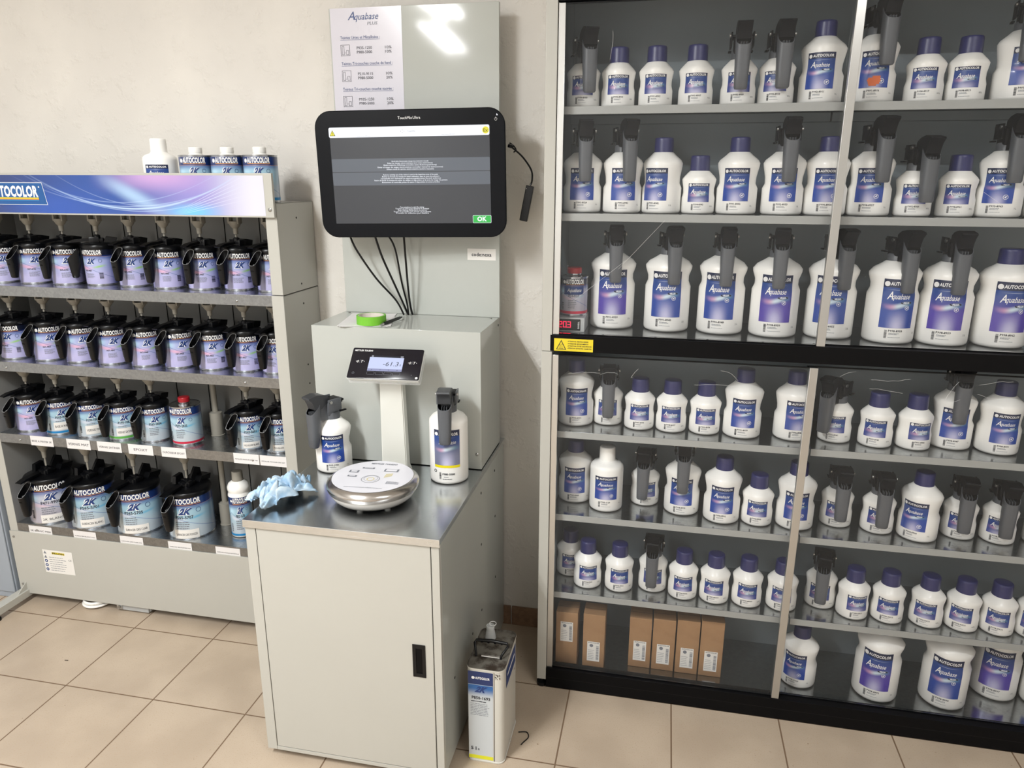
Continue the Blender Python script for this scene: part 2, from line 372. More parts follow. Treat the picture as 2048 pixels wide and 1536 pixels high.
class G:
    """collects faces, builds ONE mesh object"""
    def __init__(s): s.bm = bmesh.new(); s.mats = []; s.uvl = None
    def mi(s, m):
        if m not in s.mats: s.mats.append(m)
        return s.mats.index(m)
    def face(s, pts, m, uv=None):
        vs = [s.bm.verts.new(p) for p in pts]
        try: f = s.bm.faces.new(vs)
        except ValueError: return None
        f.material_index = s.mi(m)
        if uv:
            if s.uvl is None: s.uvl = s.bm.loops.layers.uv.new('UVMap')
            for l, c in zip(f.loops, uv): l[s.uvl].uv = c
        return f
    def mesh(s, vs, fs, m):
        v = [s.bm.verts.new(p) for p in vs]; k = s.mi(m)
        for f in fs:
            try: s.bm.faces.new([v[i] for i in f]).material_index = k
            except ValueError: pass
    def box(s, x0, x1, y0, y1, z0, z1, m, bev=0.0, M=None):
        if x0 > x1: x0, x1 = x1, x0
        if y0 > y1: y0, y1 = y1, y0
        if z0 > z1: z0, z1 = z1, z0
        b = min(bev, (x1-x0)*.45, (y1-y0)*.45, (z1-z0)*.45)
        if b <= 0:
            P = [(x, y, z) for x in (x0, x1) for y in (y0, y1) for z in (z0, z1)]
            F = [(0,1,3,2),(4,6,7,5),(0,4,5,1),(2,3,7,6),(0,2,6,4),(1,5,7,3)]
        else:
            t = bmesh.new(); bmesh.ops.create_cube(t, size=1)
            for v in t.verts: v.co = Vector(((x0+x1)/2+v.co.x*(x1-x0), (y0+y1)/2+v.co.y*(y1-y0), (z0+z1)/2+v.co.z*(z1-z0)))
            bmesh.ops.bevel(t, geom=t.edges[:], offset=b, segments=2, affect='EDGES', profile=.5)
            t.verts.index_update(); P = [tuple(v.co) for v in t.verts]; F = [tuple(v.index for v in f.verts) for f in t.faces]; t.free()
        if M is not None: P = [M @ Vector(p) for p in P]
        s.mesh(P, F, m)
    def rings(s, R, m, cap0=True, cap1=True, closed=True, uv=None):
        """skin a list of rings with equal point counts"""
        n = len(R[0]); V = [[s.bm.verts.new(p) for p in r] for r in R]; k = s.mi(m)
        for i in range(len(R)-1):
            for j in range(n if closed else n-1):
                try: s.bm.faces.new((V[i][j], V[i][(j+1) % n], V[i+1][(j+1) % n], V[i+1][j])).material_index = k
                except ValueError: pass
        if cap0: s.bm.faces.new(V[0][::-1]).material_index = k
        if cap1: s.bm.faces.new(V[-1]).material_index = k
    def lathe(s, prof, m, n=24, c=(0, 0, 0), cap0=True, cap1=True, M=None):
        R = []
        for r, z in prof:
            ring = [Vector((c[0]+max(r, 1e-5)*math.cos(2*PI*j/n), c[1]+max(r, 1e-5)*math.sin(2*PI*j/n), c[2]+z)) for j in range(n)]
            R.append([M @ p for p in ring] if M is not None else ring)
        s.rings(R, m, cap0, cap1)
    def tube(s, pts, r, m, n=8):
        pts = [Vector(p) for p in pts]; R = []; up = Vector((0, 0, 1))
        for i, p in enumerate(pts):
            t = (pts[min(i+1, len(pts)-1)]-pts[max(i-1, 0)]).normalized()
            a = t.cross(up)
            if a.length < .05: a = t.cross(Vector((0, 1, 0)))
            a.normalize(); b = t.cross(a).normalized()
            rr = r[i] if isinstance(r, (list, tuple)) else r
            R.append([p+a*rr*math.cos(2*PI*j/n)+b*rr*math.sin(2*PI*j/n) for j in range(n)])
        s.rings(R, m)
    def prism(s, poly, axis, a, b, m):
        """extrude a 2-D polygon: axis 'x' -> poly is (y,z); 'y' -> (x,z); 'z' -> (x,y)"""
        f = {'x': lambda p, t: (t, p[0], p[1]), 'y': lambda p, t: (p[0], t, p[1]), 'z': lambda p, t: (p[0], p[1], t)}[axis]
        s.rings([[f(p, a) for p in poly], [f(p, b) for p in poly]], m)
    def text(s, t, fn, x, y, size, m, bold=0.0, shear=0.0, squeeze=1.0, res=2, align='c', width=None):
        vs, fs, w = text2d(t, bold, shear, squeeze, res)
        if not vs: return
        k = size; kx = size if width is None else width/w
        dx = 0 if align == 'c' else (w*kx/2 if align == 'l' else -w*kx/2)
        s.mesh([fn(x+dx+a*kx, y+b*k) for a, b in vs], fs, m)
    def quad(s, fn, x0, x1, y0, y1, m, nx=1, uv=None, d=0):
        for i in range(nx):
            a = x0+(x1-x0)*i/nx; b = x0+(x1-x0)*(i+1)/nx
            s.face([fn(a, y0), fn(b, y0), fn(b, y1), fn(a, y1)], m, [( (a-uv[0])/(uv[1]-uv[0]), (y0-uv[2])/(uv[3]-uv[2])), ((b-uv[0])/(uv[1]-uv[0]), (y0-uv[2])/(uv[3]-uv[2])), ((b-uv[0])/(uv[1]-uv[0]), (y1-uv[2])/(uv[3]-uv[2])), ((a-uv[0])/(uv[1]-uv[0]), (y1-uv[2])/(uv[3]-uv[2]))] if uv else None)
    def patch(s, fn, x0, x1, y0, y1, m, nx, ny):
        """curved rectangle with UVs 0..1 over it"""
        for i in range(nx):
            for j in range(ny):
                a0, a1 = i/nx, (i+1)/nx; b0, b1 = j/ny, (j+1)/ny
                X = lambda t: x0+(x1-x0)*t; Y = lambda t: y0+(y1-y0)*t
                s.face([fn(X(a0), Y(b0)), fn(X(a1), Y(b0)), fn(X(a1), Y(b1)), fn(X(a0), Y(b1))], m, [(a0, b0), (a1, b0), (a1, b1), (a0, b1)])
    def disc(s, fn, x, y, r, m, n=16, r2=0):
        if r2: 
            for j in range(n):
                a, b = 2*PI*j/n, 2*PI*(j+1)/n
                s.face([fn(x+r2*math.cos(a), y+r2*math.sin(a)), fn(x+r*math.cos(a), y+r*math.sin(a)), fn(x+r*math.cos(b), y+r*math.sin(b)), fn(x+r2*math.cos(b), y+r2*math.sin(b))], m)
        else: s.face([fn(x+r*math.cos(2*PI*j/n), y+r*math.sin(2*PI*j/n)) for j in range(n)], m)
    def poly(s, fn, pts, m): s.face([fn(*p) for p in pts], m)
    def me(s, name, smooth=True, ang=22, weld=True):
        if weld: bmesh.ops.remove_doubles(s.bm, verts=s.bm.verts[:], dist=2e-6)
        me = bpy.data.meshes.new(name); s.bm.to_mesh(me); s.bm.free()
        for k in s.mats: me.materials.append(MATS[k])
        if smooth:
            me.polygons.foreach_set('use_smooth', [True]*len(me.polygons)); me.set_sharp_from_angle(angle=math.radians(ang))
        return me
    def obj(s, name, parent=None, loc=(0, 0, 0), **k): return link(name, s.me(name, **k), parent, loc)
def link(name, me, parent=None, loc=(0, 0, 0)):
    o = bpy.data.objects.new(name, me); COL.objects.link(o); o.location = loc
    if parent is not None: o.parent = parent
    return o
def tag(o, label, cat, group=None):
    o['label'] = label; o['category'] = cat
    if group: o['group'] = group
    return o
def thing(name, label, cat, loc=(0, 0, 0), rz=0, group=None):
    o = bpy.data.objects.new(name, None); COL.objects.link(o); o.location = loc; o.rotation_euler = (0, 0, rz); o.empty_display_size = .05
    return tag(o, label, cat, group)
def struct(o): o['kind'] = 'structure'; return o
def plane(o, ex, ey, off=0.0):
    o, ex, ey = Vector(o), Vector(ex), Vector(ey); n = ex.cross(ey).normalized()
    return lambda x, y: o+ex*x+ey*y+n*off
def front(x, y, z, off=.0006):          # facing -y, print coordinates in metres
    return plane((x, y, z), (1, 0, 0), (0, 0, 1), off)
def fine_print(g, fn, x0, x1, y0, y1, rows, m='print_grey', seed=0, h=.45):
    rnd = random.Random(seed); dy = (y1-y0)/rows
    for r in range(rows):
        y = y1-(r+1)*dy; x = x0; end = x1-(x1-x0)*rnd.uniform(0, .25)
        while x < end:
            w = (x1-x0)*rnd.uniform(.06, .2); b = min(x+w, end)
            g.quad(fn, x, b, y, y+dy*h, m); x = b+(x1-x0)*.025
def barcode(g, fn, x0, x1, y0, y1, m='print_dark', n=14, horiz=True, seed=1):
    rnd = random.Random(seed)
    for k in range(n):
        a = k/n; b = a+rnd.uniform(.35, .8)/n
        if horiz: g.quad(fn, x0, x1, y0+(y1-y0)*a, y0+(y1-y0)*b, m)
        else: g.quad(fn, x0+(x1-x0)*a, x0+(x1-x0)*b, y0, y1, m)
def ord_(k): return ('first', 'second', 'third', 'fourth', 'fifth', 'sixth', 'seventh', 'eighth', 'ninth', 'tenth', 'eleventh', 'twelfth', 'thirteenth', 'fourteenth', 'fifteenth')[k]

# ---------------------------------------------------------------- the room
X0, X1, YF, ZC = -1.6, 4.9, -4.6, 2.8
def slab(name, a, b, m):
    g = G(); g.box(a[0], b[0], a[1], b[1], a[2], b[2], m); return struct(g.obj(name, smooth=False))
slab('floor', (X0, YF, -.1), (X1, 0, 0), 'floor_tile')
slab('wall_back', (X0, 0, -.1), (X1, .12, ZC), 'plaster')
mat('white_paint', (240, 239, 237), .8, spec=.2)
slab('wall_left', (X0-.12, YF, -.1), (X0, .12, ZC), 'white_paint')
slab('wall_right', (X1, YF, -.1), (X1+.12, .12, ZC), 'white_paint')
slab('wall_front', (X0-.12, YF-.12, -.1), (X1+.12, YF, ZC), 'white_paint')
slab('ceiling', (X0-.12, YF-.12, ZC), (X1+.12, .12, ZC+.1), 'white_paint')
m_dirty('skirting_tile', (150, 120, 96), (128, 100, 80), 20, .4, .6, .4)
g = G(); x = -1.598
while x < 4.8:
    g.box(x, x+.329, -.009, -.0002, .0, .078, 'skirting_tile', .0015); x += .333
struct(g.obj('baseboard_back'))

# ---------------------------------------------------------------- white paint bottles
NECK = {'S': .115, 'M': .165, 'L': .222, 'W': .163}
PROF = {
 'S': [(0,.041,.041,0),(.0035,.0452,.0452,0),(.008,.046,.046,0),(.043,.046,.046,0),(.056,.0425,.0455,.2),(.070,.0425,.0455,.3),(.088,.0455,.0455,.6),(.094,.0455,.0455,1),(.101,.041,.042,1),(.112,.031,.031,.6),(.117,.0265,.0265,0),(.119,.022,.022,0),(.132,.022,.022,0)],
 'M': [(0,.049,.049,0),(.004,.054,.054,0),(.009,.055,.055,0),(.070,.055,.055,0),(.083,.0485,.0545,.2),(.100,.049,.0545,.3),(.128,.0545,.0545,.6),(.137,.0548,.0548,1),(.146,.050,.050,1),(.158,.036,.036,.6),(.166,.028,.028,0),(.168,.023,.023,0),(.182,.023,.023,0)],
 'L': [(0,.059,.059,0),(.005,.065,.065,0),(.011,.0665,.0665,0),(.132,.0665,.0665,0),(.148,.0595,.066,.2),(.163,.0595,.066,.3),(.184,.066,.066,.6),(.193,.066,.066,1),(.206,.056,.056,1),(.217,.038,.038,.6),(.223,.030,.030,0),(.225,.025,.025,0),(.240,.025,.025,0)],
 'W': [(0,.048,.048,0),(.004,.0522,.0522,0),(.009,.053,.053,0),(.138,.053,.053,0),(.146,.0515,.0515,0),(.154,.044,.044,0),(.159,.030,.030,0),(.163,.0265,.0265,0),(.165,.023,.023,0),(.180,.023,.023,0)]}
def bsurf(k, th, z):
    P = PROF[k]
    for a, b in zip(P, P[1:]):
        if a[0] <= z <= b[0]: break
    t = (z-a[0])/max(b[0]-a[0], 1e-6); rx, ry, f = (a[i]+(b[i]-a[i])*t for i in (1, 2, 3))
    q = 1+.045*f*(math.cos(4*th)-.3)
    return Vector((rx*q*math.sin(th), -ry*q*math.cos(th), z))
def body_mesh(k, n=36):
    g = G(); zs = []
    for a, b in zip(PROF[k], PROF[k][1:]):
        zs.append(a[0])
    zs.append(PROF[k][-1][0])
    g.rings([[bsurf(k, 2*PI*j/n, z) for j in range(n)] for z in zs], 'white_plastic')
    return g.me('bottle_body', ang=50)
LAB = {'S': (.0305, .033, .083), 'M': (.0355, .036, .124), 'L': (.044, .046, .180), 'W': (.037, .044, .122)}
def wrap(k, off=.0007):
    R = {'S': .046, 'M': .055, 'L': .0665, 'W': .053}[k]
    def fn(x, y):
        th = x/(abs(bsurf(k, .5, y).x)/math.sin(.5)); p = bsurf(k, th, y); return p+Vector((math.sin(th), -math.cos(th), 0))*off
    return fn
def badge(g, fn, x, y, r, m='print_white', dk='print_navy'):
    g.disc(fn, x, y, r, m, 18)
def label_mesh(k, art):
    g = G(); w, z0, z1 = LAB[k]; R = wrap(k); T = wrap(k, .0011); H = z1-z0
    g.patch(R, -w, w, z0, z1, art, 12, 12)
    big = k != 'S'; hs = H*(.085 if big else .13)
    yb = z0+H*(.875 if big else .86)
    badge(g, T, -w*.78, yb+hs*.32, hs*.62)
    g.text('AUTOCOLOR', T, -w*.60, yb, hs*1.15, 'print_white', bold=.035, shear=.08, align='l', width=w*1.45)
    s2 = H*(.17 if big else .27); ya = z0+H*(.60 if big else .46)
    g.text('A', T, -w*.72, ya-s2*.05, s2*1.35, 'print_white', bold=.01, shear=.35, align='l', width=w*.33)
    g.text('quabase', T, -w*.42, ya, s2*.95, 'print_white', bold=.008, shear=.38, align='l', width=w*1.02)
    px, py = w*.42, ya-H*.075
    g.poly(T, [(px+w*.34*math.cos(a*PI/8), py+H*.032*math.sin(a*PI/8)) for a in range(16)], 'print_dark')
    g.text('PLUS', wrap(k, .0014), px, py-H*.018, H*.055, 'print_white', bold=.03, shear=.2, width=w*.36)
    if big:
        cx, cy = w*.50, z0+H*(.18 if k != 'L' else .42); r = H*(.07 if k != 'L' else .045)
        g.disc(T, cx, cy, r, 'print_white', 16, r*.82)
        g.poly(T, [(cx-r*.6, cy-r*.1), (cx+r*.1, cy+r*.45), (cx+r*.6, cy+r*.3), (cx+r*.15, cy-r*.1), (cx+r*.3, cy-r*.55), (cx-r*.2, cy-r*.25)], 'print_white')
    return g.me('bottle_label', ang=60)
def code_mesh(k, code, seed):
    g = G(); w, z0, z1 = LAB[k]; T = wrap(k); y = z0-.0045 if k != 'W' else z0-.006
    u = {'S': .9, 'M': 1.0, 'L': 1.2, 'W': 1.0}[k]
    barcode(g, T, -w*.62, -w*.62+.0055*u, y-.020*u, y-.001, 'print_dark', 16, True, seed)
    g.text(code, T, -w*.40, y-.005*u, .0068*u, 'print_dark', bold=.02, align='l', res=1)
    fine_print(g, T, -w*.36, w*.25, y-.0115*u, y-.0065*u, 2, 'print_grey', seed)
    fine_print(g, T, -w*.38, w*.45, y-.018*u, y-.0155*u, 1, 'print_grey', seed+5, .3)
    return g.me('product_code', ang=60)
def vol_mesh(k):
    g = G(); w, z0, z1 = LAB[k]; T = wrap(k); y = z0-.0045 if k != 'W' else z0-.006; u = {'S': .9, 'M': 1.0, 'L': 1.2, 'W': 1.0}[k]
    g.text({'S': '0.5 L', 'M': '1 L', 'L': '2 L', 'W': '1 L'}[k], T, w*1.32, y-.010*u, .0058*u, 'print_dark', bold=.01, res=1)
    return g.me('volume_mark', ang=60)
def cap_mesh(k, m='navy_cap'):
    g = G(); z = NECK[k]; r, h = {'S': (.0268, .043), 'M': (.0268, .041), 'L': (.031, .041), 'W': (.0255, .045)}[k]; n = 48
    R = []
    for rr, zz, kn in ((r*.99, .0005, 0), (r, .002, 0), (r, .006, 1), (r*.975, h*.82, 1), (r*.955, h*.93, 0), (r*.90, h*.985, 0), (r*.80, h, 0)):
        R.append([((rr-(.0006 if kn and j % 2 else 0))*math.cos(2*PI*j/n), (rr-(.0006 if kn and j % 2 else 0))*math.sin(2*PI*j/n), z+zz) for j in range(n)])
    g.rings(R, m); return g.me('screw_cap', ang=50)
def se(cx, cy, hx, hy, z, n=20, e=3.0, slope=None):
    out = []
    for j in range(n):
        a = 2*PI*j/n; c, s_ = math.cos(a), math.sin(a)
        x = cx+hx*math.copysign(abs(c)**(2/e), c); y = cy+hy*math.copysign(abs(s_)**(2/e), s_)
        out.append(Vector((x, y, z if slope is None else z+(y-(cy-hy))*slope)))
    return out
def grip(g, bot, top, zb, zf, zk, m, dark, edge, rim=.0014):
    """hollow hanging handle: closed tapered shell with a slanted mouth; bot/top = (cy, hx, hy), mouth from zf (front) to zk (back)"""
    (cb, xb, yb), (ct, xt, yt) = bot, top; sl = (zk-zf)/(2*yt)
    R = [se(0, cb, xb*.86, yb*.8, zb), se(0, cb, xb, yb, zb+.004)]
    for t in (.35, .7): R.append(se(0, cb+(ct-cb)*t, xb+(xt-xb)*t, yb+(yt-yb)*t, zb+(zf-zb)*t))
    top_ = se(0, ct, xt, yt, zf, slope=sl); R.append(top_)
    inn = se(0, ct, xt-rim, yt-rim, zf+rim*sl*.7, slope=sl)
    deep = se(0, ct, xt-rim*1.5, yt-rim*1.6, zf-.020, slope=sl*.75)
    g.rings(R, m, True, False)
    g.rings([top_, inn], edge, False, False); g.rings([inn, deep], dark, False, True)
def dispenser_meshes(hd):
    """pouring lid that replaces the cap; z = 0 at the neck, handle to the front (-y)"""
    g = G()
    g.lathe([(.0275, -.012), (.029, -.011), (.029, -.006), (.026, -.005), (.026, .018), (.023, .022)], 'dispenser_grey', 24)
    g.box(-.020, .020, -.026, .022, .016, .058, hd, .003)
    g.box(-.026, .026, -.022, .030, .056, .062, 'dispenser_dark', .001)
    for sx in (-1, 1):
        g.box(sx*.026, sx*.030, -.030, .018, .030, .068, hd, .001)
        g.box(sx*.024, sx*.032, .012, .034, .024, .028, 'dispenser_dark', .0005)
    g.box(-.012, .012, .022, .036, .046, .060, 'dispenser_dark', .002)
    g.prism([(-.022, .002), (-.054, .006), (-.052, .056), (-.022, .056)], 'x', -.013, .013, hd)
    grip(g, (-.071, .0170, .0125), (-.064, .0205, .0205), -.078, .028, .066, 'dispenser_grey', 'dispenser_dark', 'dispenser_grey')
    for k in (-.007, .0, .007): g.box(k-.0006, k+.0006, -.077, -.050, .020, .036, 'dispenser_grey')
    a = g.me('pouring_lid', ang=40)
    g = G()
    g.prism([(-.016, .056), (-.018, .074), (-.034, .084), (-.060, .089), (-.088, .084), (-.090, .080), (-.080, .070), (-.074, .058), (-.070, .044), (-.060, .040), (-.044, .044), (-.030, .056)], 'x', -.0185, .0185, 'dispenser_dark' if hd == 'dispenser_dark' else 'dispenser_mid')
    for sx in (-1, 1): g.lathe([(.005, 0), (.005, .004)], 'screw_steel', 10, M=Matrix.Translation((sx*.030 if sx > 0 else -.034, -.022, .060)) @ Matrix.Rotation(PI/2, 4, 'Y'))
    b = g.me('thumb_lever', ang=40)
    return a, b
MESH = {}
for k in 'SMLW': MESH['body'+k] = body_mesh(k)
for k in 'SMLW': MESH['vol'+k] = vol_mesh(k)
for k in 'SMLW': MESH['cap'+k] = cap_mesh(k, 'white_plastic' if k == 'W' else 'navy_cap')
MESH['lab_S0'] = label_mesh('S', 'label_art_small')
for k in 'MLW':
    MESH['lab_%s0' % k] = label_mesh(k, 'label_art_blue'); MESH['lab_%s1' % k] = label_mesh(k, 'label_art_violet')
MESH['disp'], MESH['lever'] = dispenser_meshes('dispenser_grey'); MESH['dispB'], MESH['leverB'] = dispenser_meshes('dispenser_dark')

def make_bottle(k, cap, loc, lrot, hrot, label, group, code, seed, art=0, name='paint_bottle', marks=True):
    t = thing(name, label, 'bottle', loc, 0, group)
    b = link('bottle_body', MESH['body'+k], t); b.rotation_euler.z = lrot
    if marks:
        l = link('bottle_label', MESH['lab_%s%d' % (k, 0 if k == 'S' else art)], t); l.rotation_euler.z = lrot
        c = link('product_code', code_mesh(k, code, seed), t); c.rotation_euler.z = lrot
        q = link('volume_mark', MESH['vol'+k], t); q.rotation_euler.z = lrot
    if cap == 'D':
        q = '' if seed > 90 else 'B'
        d = link('pouring_lid', MESH['disp'+q], t, (0, 0, NECK[k])); d.rotation_euler.z = hrot
        link('thumb_lever', MESH['lever'+q], d)
    else:
        link('screw_cap', MESH['cap'+k], t)
    return t
CODES = ['P990-8900','P990-8901','P991-8902','P991-8907','P992-8909','P990-8910','P992-8911','P991-8916','P998-8917','P998-8919','P991-8920',
 'P991-8924','P993-8941','P991-8942','P994-8943','P991-8952','P992-8953','P990-8954','P998-8957','P992-8960','P998-8961','P993-8963','P993-8964',
 'P991-8939','P991-8940','P990-8948','P998-8950','P998-8955','P998-8958','P998-8959','P998-8962',
 'P993-8971','P993-8972','P997-8975','P998-8977','P993-8978','P991-8979','P996-8980','P996-8981','P993-8981','P991-8986','P998-8987','P998-8991',
 'P993-8989','P935-1120','P998-8990','P998-8993','P998-FF02','P998-FF03','P998-FF06','P998-FF05','P998-FF07','P998-FF08','P998-FF11','P998-FF12','P998-FF13',
 'P998-FF04','P998-FF07','P998-FF09','P998-FF10','P998-FX32','P983-MX04','P998-MX05','P998-MX06','P998-XX07','P989-XX11','P998-XX12','P998-XX13','P998-XX15','P998-XX16','P998-XX17','P998-XX20','P998-8992','P998-8998','P998-8997','P998-8999']
ZS = {1: 1.84, 2: 1.555, 3: 1.21, 4: .90, 5: .62, 6: .34, 7: .055}
SHN = {1: 'top shelf', 2: 'second shelf', 3: 'black-rail deck', 4: 'fourth level', 5: 'fifth level', 6: 'sixth level', 7: 'floor level'}
SZN = {'S': 'small', 'M': 'medium', 'L': 'large', 'W': 'cylindrical'}
cnt = {}; tot = {}
for b in BOTTLES: tot[b[0]] = tot.get(b[0], 0)+1
for i, (s, k, cap, x, y, lo, ha) in enumerate(BOTTLES):
    n = cnt.get(s, 0); cnt[s] = n+1
    capn = {'C': 'navy cap', 'D': 'grey pouring handle', 'W': 'ribbed white cap'}[cap]
    lab = '%s white bottle with %s, %s from left on cabinet %s' % (SZN[k], capn, ord_(n), SHN[s])
    if s == 7: lab = '%s white bottle with navy cap, %s from left on cabinet floor level' % (SZN[k], ord_(n))
    o = make_bottle(k, cap, (x, y, ZS[s]+.0003), math.radians(lo), math.radians(ha), lab, 'paint bottles in the glass cabinet',
                CODES[i % len(CODES)], i, 1 if (k == 'L' and i % 3 == 2) or i in (30, 72) else 0)
    if i == 7:   # torn orange sticker on the label of one top-shelf bottle
        g = G(); T = wrap('M', .0022)
        for q_, (xa_, xb_) in enumerate(((-.011, .006), (-.013, .012), (-.014, .014), (-.016, .015), (-.014, .014), (-.004, .014))): g.quad(T, xa_, xb_, .040+.004*q_, .044+.004*q_, 'orange_sticker', 10)
        st = g.obj('torn_sticker', o, ang=60); st.rotation_euler.z = math.radians(lo)
# ---------------------------------------------------------------- glass-door cabinet
cab = thing('glass_door_cabinet', 'tall grey cabinet with sliding glass doors full of white bottles', 'cabinet', (1.886, -.335, 0))
CO = Vector((-1.886, .335, 0))
def cg(name, fn, smooth=True, **k):
    g = G(); fn(g); o = g.obj(name, cab, CO, smooth=smooth, **k); return o
XR = 3.66
for (z0, z1) in ((.03, 1.1600), (1.1615, 2.25)):
    for xa, xb in ((1.886, 1.917), (XR, XR+.03)):
        cg('side_panel', lambda g: g.box(xa, xb, -.335, -.003, z0, z1, 'cream_enamel', .0015))
cg('back_panel', lambda g: g.box(1.917, XR, -.012, -.003, .03, 2.2, 'cabinet_inside'))
cg('top_panel', lambda g: g.box(1.886, XR+.03, -.335, -.003, 2.2505, 2.27, 'cream_enamel', .001))
cg('top_rail', lambda g: g.box(1.917, XR, -.335, -.290, 2.093, 2.25, 'black_matt', .001))
def inner(g):
    g.box(1.9172, 1.9185, -.30, -.012, .04, 2.2, 'cabinet_inside'); g.box(XR-.0015, XR-.0002, -.30, -.012, .04, 2.2, 'cabinet_inside')
cg('side_lining', inner)
for s in (1, 2, 4, 5, 6):
    z = ZS[s]
    for xa, xb in ((1.919, 2.668), (2.672, XR-.002)):
        def sh(g):
            g.box(xa, xb, -.290, -.0125, z-.004, z, 'cabinet_shelf', .0008); g.box(xa, xb, -.2915, -.2902, z-.021, z-.0003, 'shelf_lip', .0004)
            g.box(xa, xb, -.045, -.0125, z-.030, z-.005, 'cabinet_inside', .001)
        cg('shelf', sh)
cg('middle_deck', lambda g: g.box(1.919, XR-.002, -.296, -.0125, 1.196, 1.2100, 'cabinet_shelf', .001))
cg('bottom_deck', lambda g: g.box(1.919, XR-.002, -.296, -.0125, .042, .055, 'cabinet_shelf', .001))
cg('middle_rail', lambda g: g.box(1.912, XR, -.336, -.2965, 1.163, 1.211, 'black_matt', .001))
def plinth(g):
    g.box(1.917, XR, -.336, -.2965, .004, .076, 'black_matt', .001); g.box(1.917, XR, -.3362, -.334, .040, .042, 'black_plastic'); g.box(1.917, XR, -.2965, -.02, .004, .041, 'black_matt')
cg('plinth', plinth)
for x in (1.901, XR+.015):
    for y in (-.318, -.03): cg('foot', lambda g: g.lathe([(.017, 0), (.017, .012), (.008, .016), (.008, .03)], 'black_plastic', 20, (x, y, 0)))
# sliding doors: glass with aluminium end strips
for (name, xa, xb, z0, z1, y, sl, sr) in (('a', 1.9195, 2.6665, 1.2115, 2.090, -.322, .017, .022), ('b', 2.640, XR-.003, 1.2115, 2.090, -.308, 0, .017),
                                  ('c', 1.9195, 2.657, .0765, 1.1500, -.322, .017, .022), ('d', 2.632, XR-.003, .0765, 1.1500, -.308, 0, .017)):
    def fr(g):
        if sl: g.box(xa, xa+sl, y-.007, y+.006, z0-(0.0 if z0 > 1 else .0), z1, 'alu_strip', .001); g.box(xa-.0006, xa+.0012, y-.0075, y-.004, z0, z1, 'alu_strip')
        if sr: g.box(xb-sr, xb, y-.012, y+.006, z0-.0, z1, 'alu_strip', .001)
        g.box(xa, xb, y-.003, y+.003, z0, z0+.003, 'black_plastic'); g.box(xa, xb, y-.003, y+.003, z1-.003, z1, 'black_plastic')
    d = cg('sliding_door', fr)
    g = G(); g.box(xa+.001, xb-.001, y-.0015, y+.0015, z0+.0032, z1-.0032, 'dusty_pane'); g.obj('glass_pane', d, smooth=False)
    # scratches and sticky marks on the panes
    rnd = random.Random(ord(name))
    mk = {'c': [((1.965, 1.094), (2.06, 1.099), 9, .004), ((2.06, 1.096), (2.112, 1.100), 5, .006), ((2.17, 1.12), (2.155, 1.093), 5, -.012), ((2.33, 1.079), (2.44, 1.085), 7, .003), ((2.40, 1.125), (2.45, 1.098), 5, .01)],
          'd': [((2.72, 1.125), (2.76, 1.14), 4, .003), ((2.80, 1.12), (2.90, 1.126), 7, -.003), ((2.80, 1.095), (2.885, 1.085), 8, .003), ((3.02, 1.128), (3.03, 1.078), 9, -.03), ((3.07, 1.12), (3.15, 1.135), 6, .003), ((3.07, 1.095), (3.14, 1.085), 6, -.004)],
          'a': [((1.975, 1.31), (2.12, 1.43), 8, .0), ((2.10, 1.405), (2.22, 1.54), 6, .0), ((2.06, 2.02), (2.055, 1.95), 5, .003), ((1.955, 1.41), (1.959, 1.412), 2, 0)],
          'b': [((3.0, 1.62), (3.06, 1.58), 4, .0), ((2.75, 1.40), (2.752, 1.402), 2, .0)]}[name]
    for (p, q, n, bow) in mk:
        pts = []
        for i in range(n+1):
            t = i/n; w = (rnd.uniform(-1, 1)*.0016 if abs(bow) > .001 else 0)
            pts.append((p[0]+(q[0]-p[0])*t+(bow*math.sin(PI*t) if abs(p[0]-q[0]) < .03 else 0), y-.0021, p[1]+(q[1]-p[1])*t+bow*math.sin(PI*t)+w))
        g = G(); g.tube(pts, .00024, 'print_white', 4); g.obj('scratch_mark', d, smooth=False)
# warning sticker on the black rail
g = G(); fn = front(1.9235, -.3362, 1.1645); g.quad(fn, 0, .114, 0, .037, 'print_yellow'); T = front(1.9235, -.3362, 1.1645, .0009)
tri = [(.006, .004), (.036, .004), (.021, .033)]
g.poly(T, tri, 'print_dark'); T2 = front(1.9235, -.3362, 1.1645, .0012); g.poly(T2, [(.0095, .006), (.0325, .006), (.021, .0285)], 'print_yellow')
T3 = front(1.9235, -.3362, 1.1645, .0015)
for k in range(3):
    for q in range(6): g.poly(T3, [(.0163+k*.0036+.0008*math.sin(q*1.5), .0105+q*.0018), (.0171+k*.0036+.0008*math.sin(q*1.5), .0105+q*.0018), (.0171+k*.0036+.0008*math.sin(q*1.5+1.5), .0105+(q+1)*.0018), (.0163+k*.0036+.0008*math.sin(q*1.5+1.5), .0105+(q+1)*.0018)], 'print_dark')
g.quad(T3, .0145, .0275, .0078, .009, 'print_dark')
for k, tx in enumerate(('ATTENTION: HEATING INSIDE!', 'ATTENZIONE: RISCALDAMENTO!', 'ATTENTION: ETUVE CHAUFFANTE!', 'ATENCION: ESTANTES CALIENTES!')):
    g.text(tx, T, .040, .0275-k*.0068, .0052, 'print_dark', bold=.03, align='l', width=.070 if k > 1 else .060, res=1)
g.obj('warning_sticker', cab, CO, smooth=False)

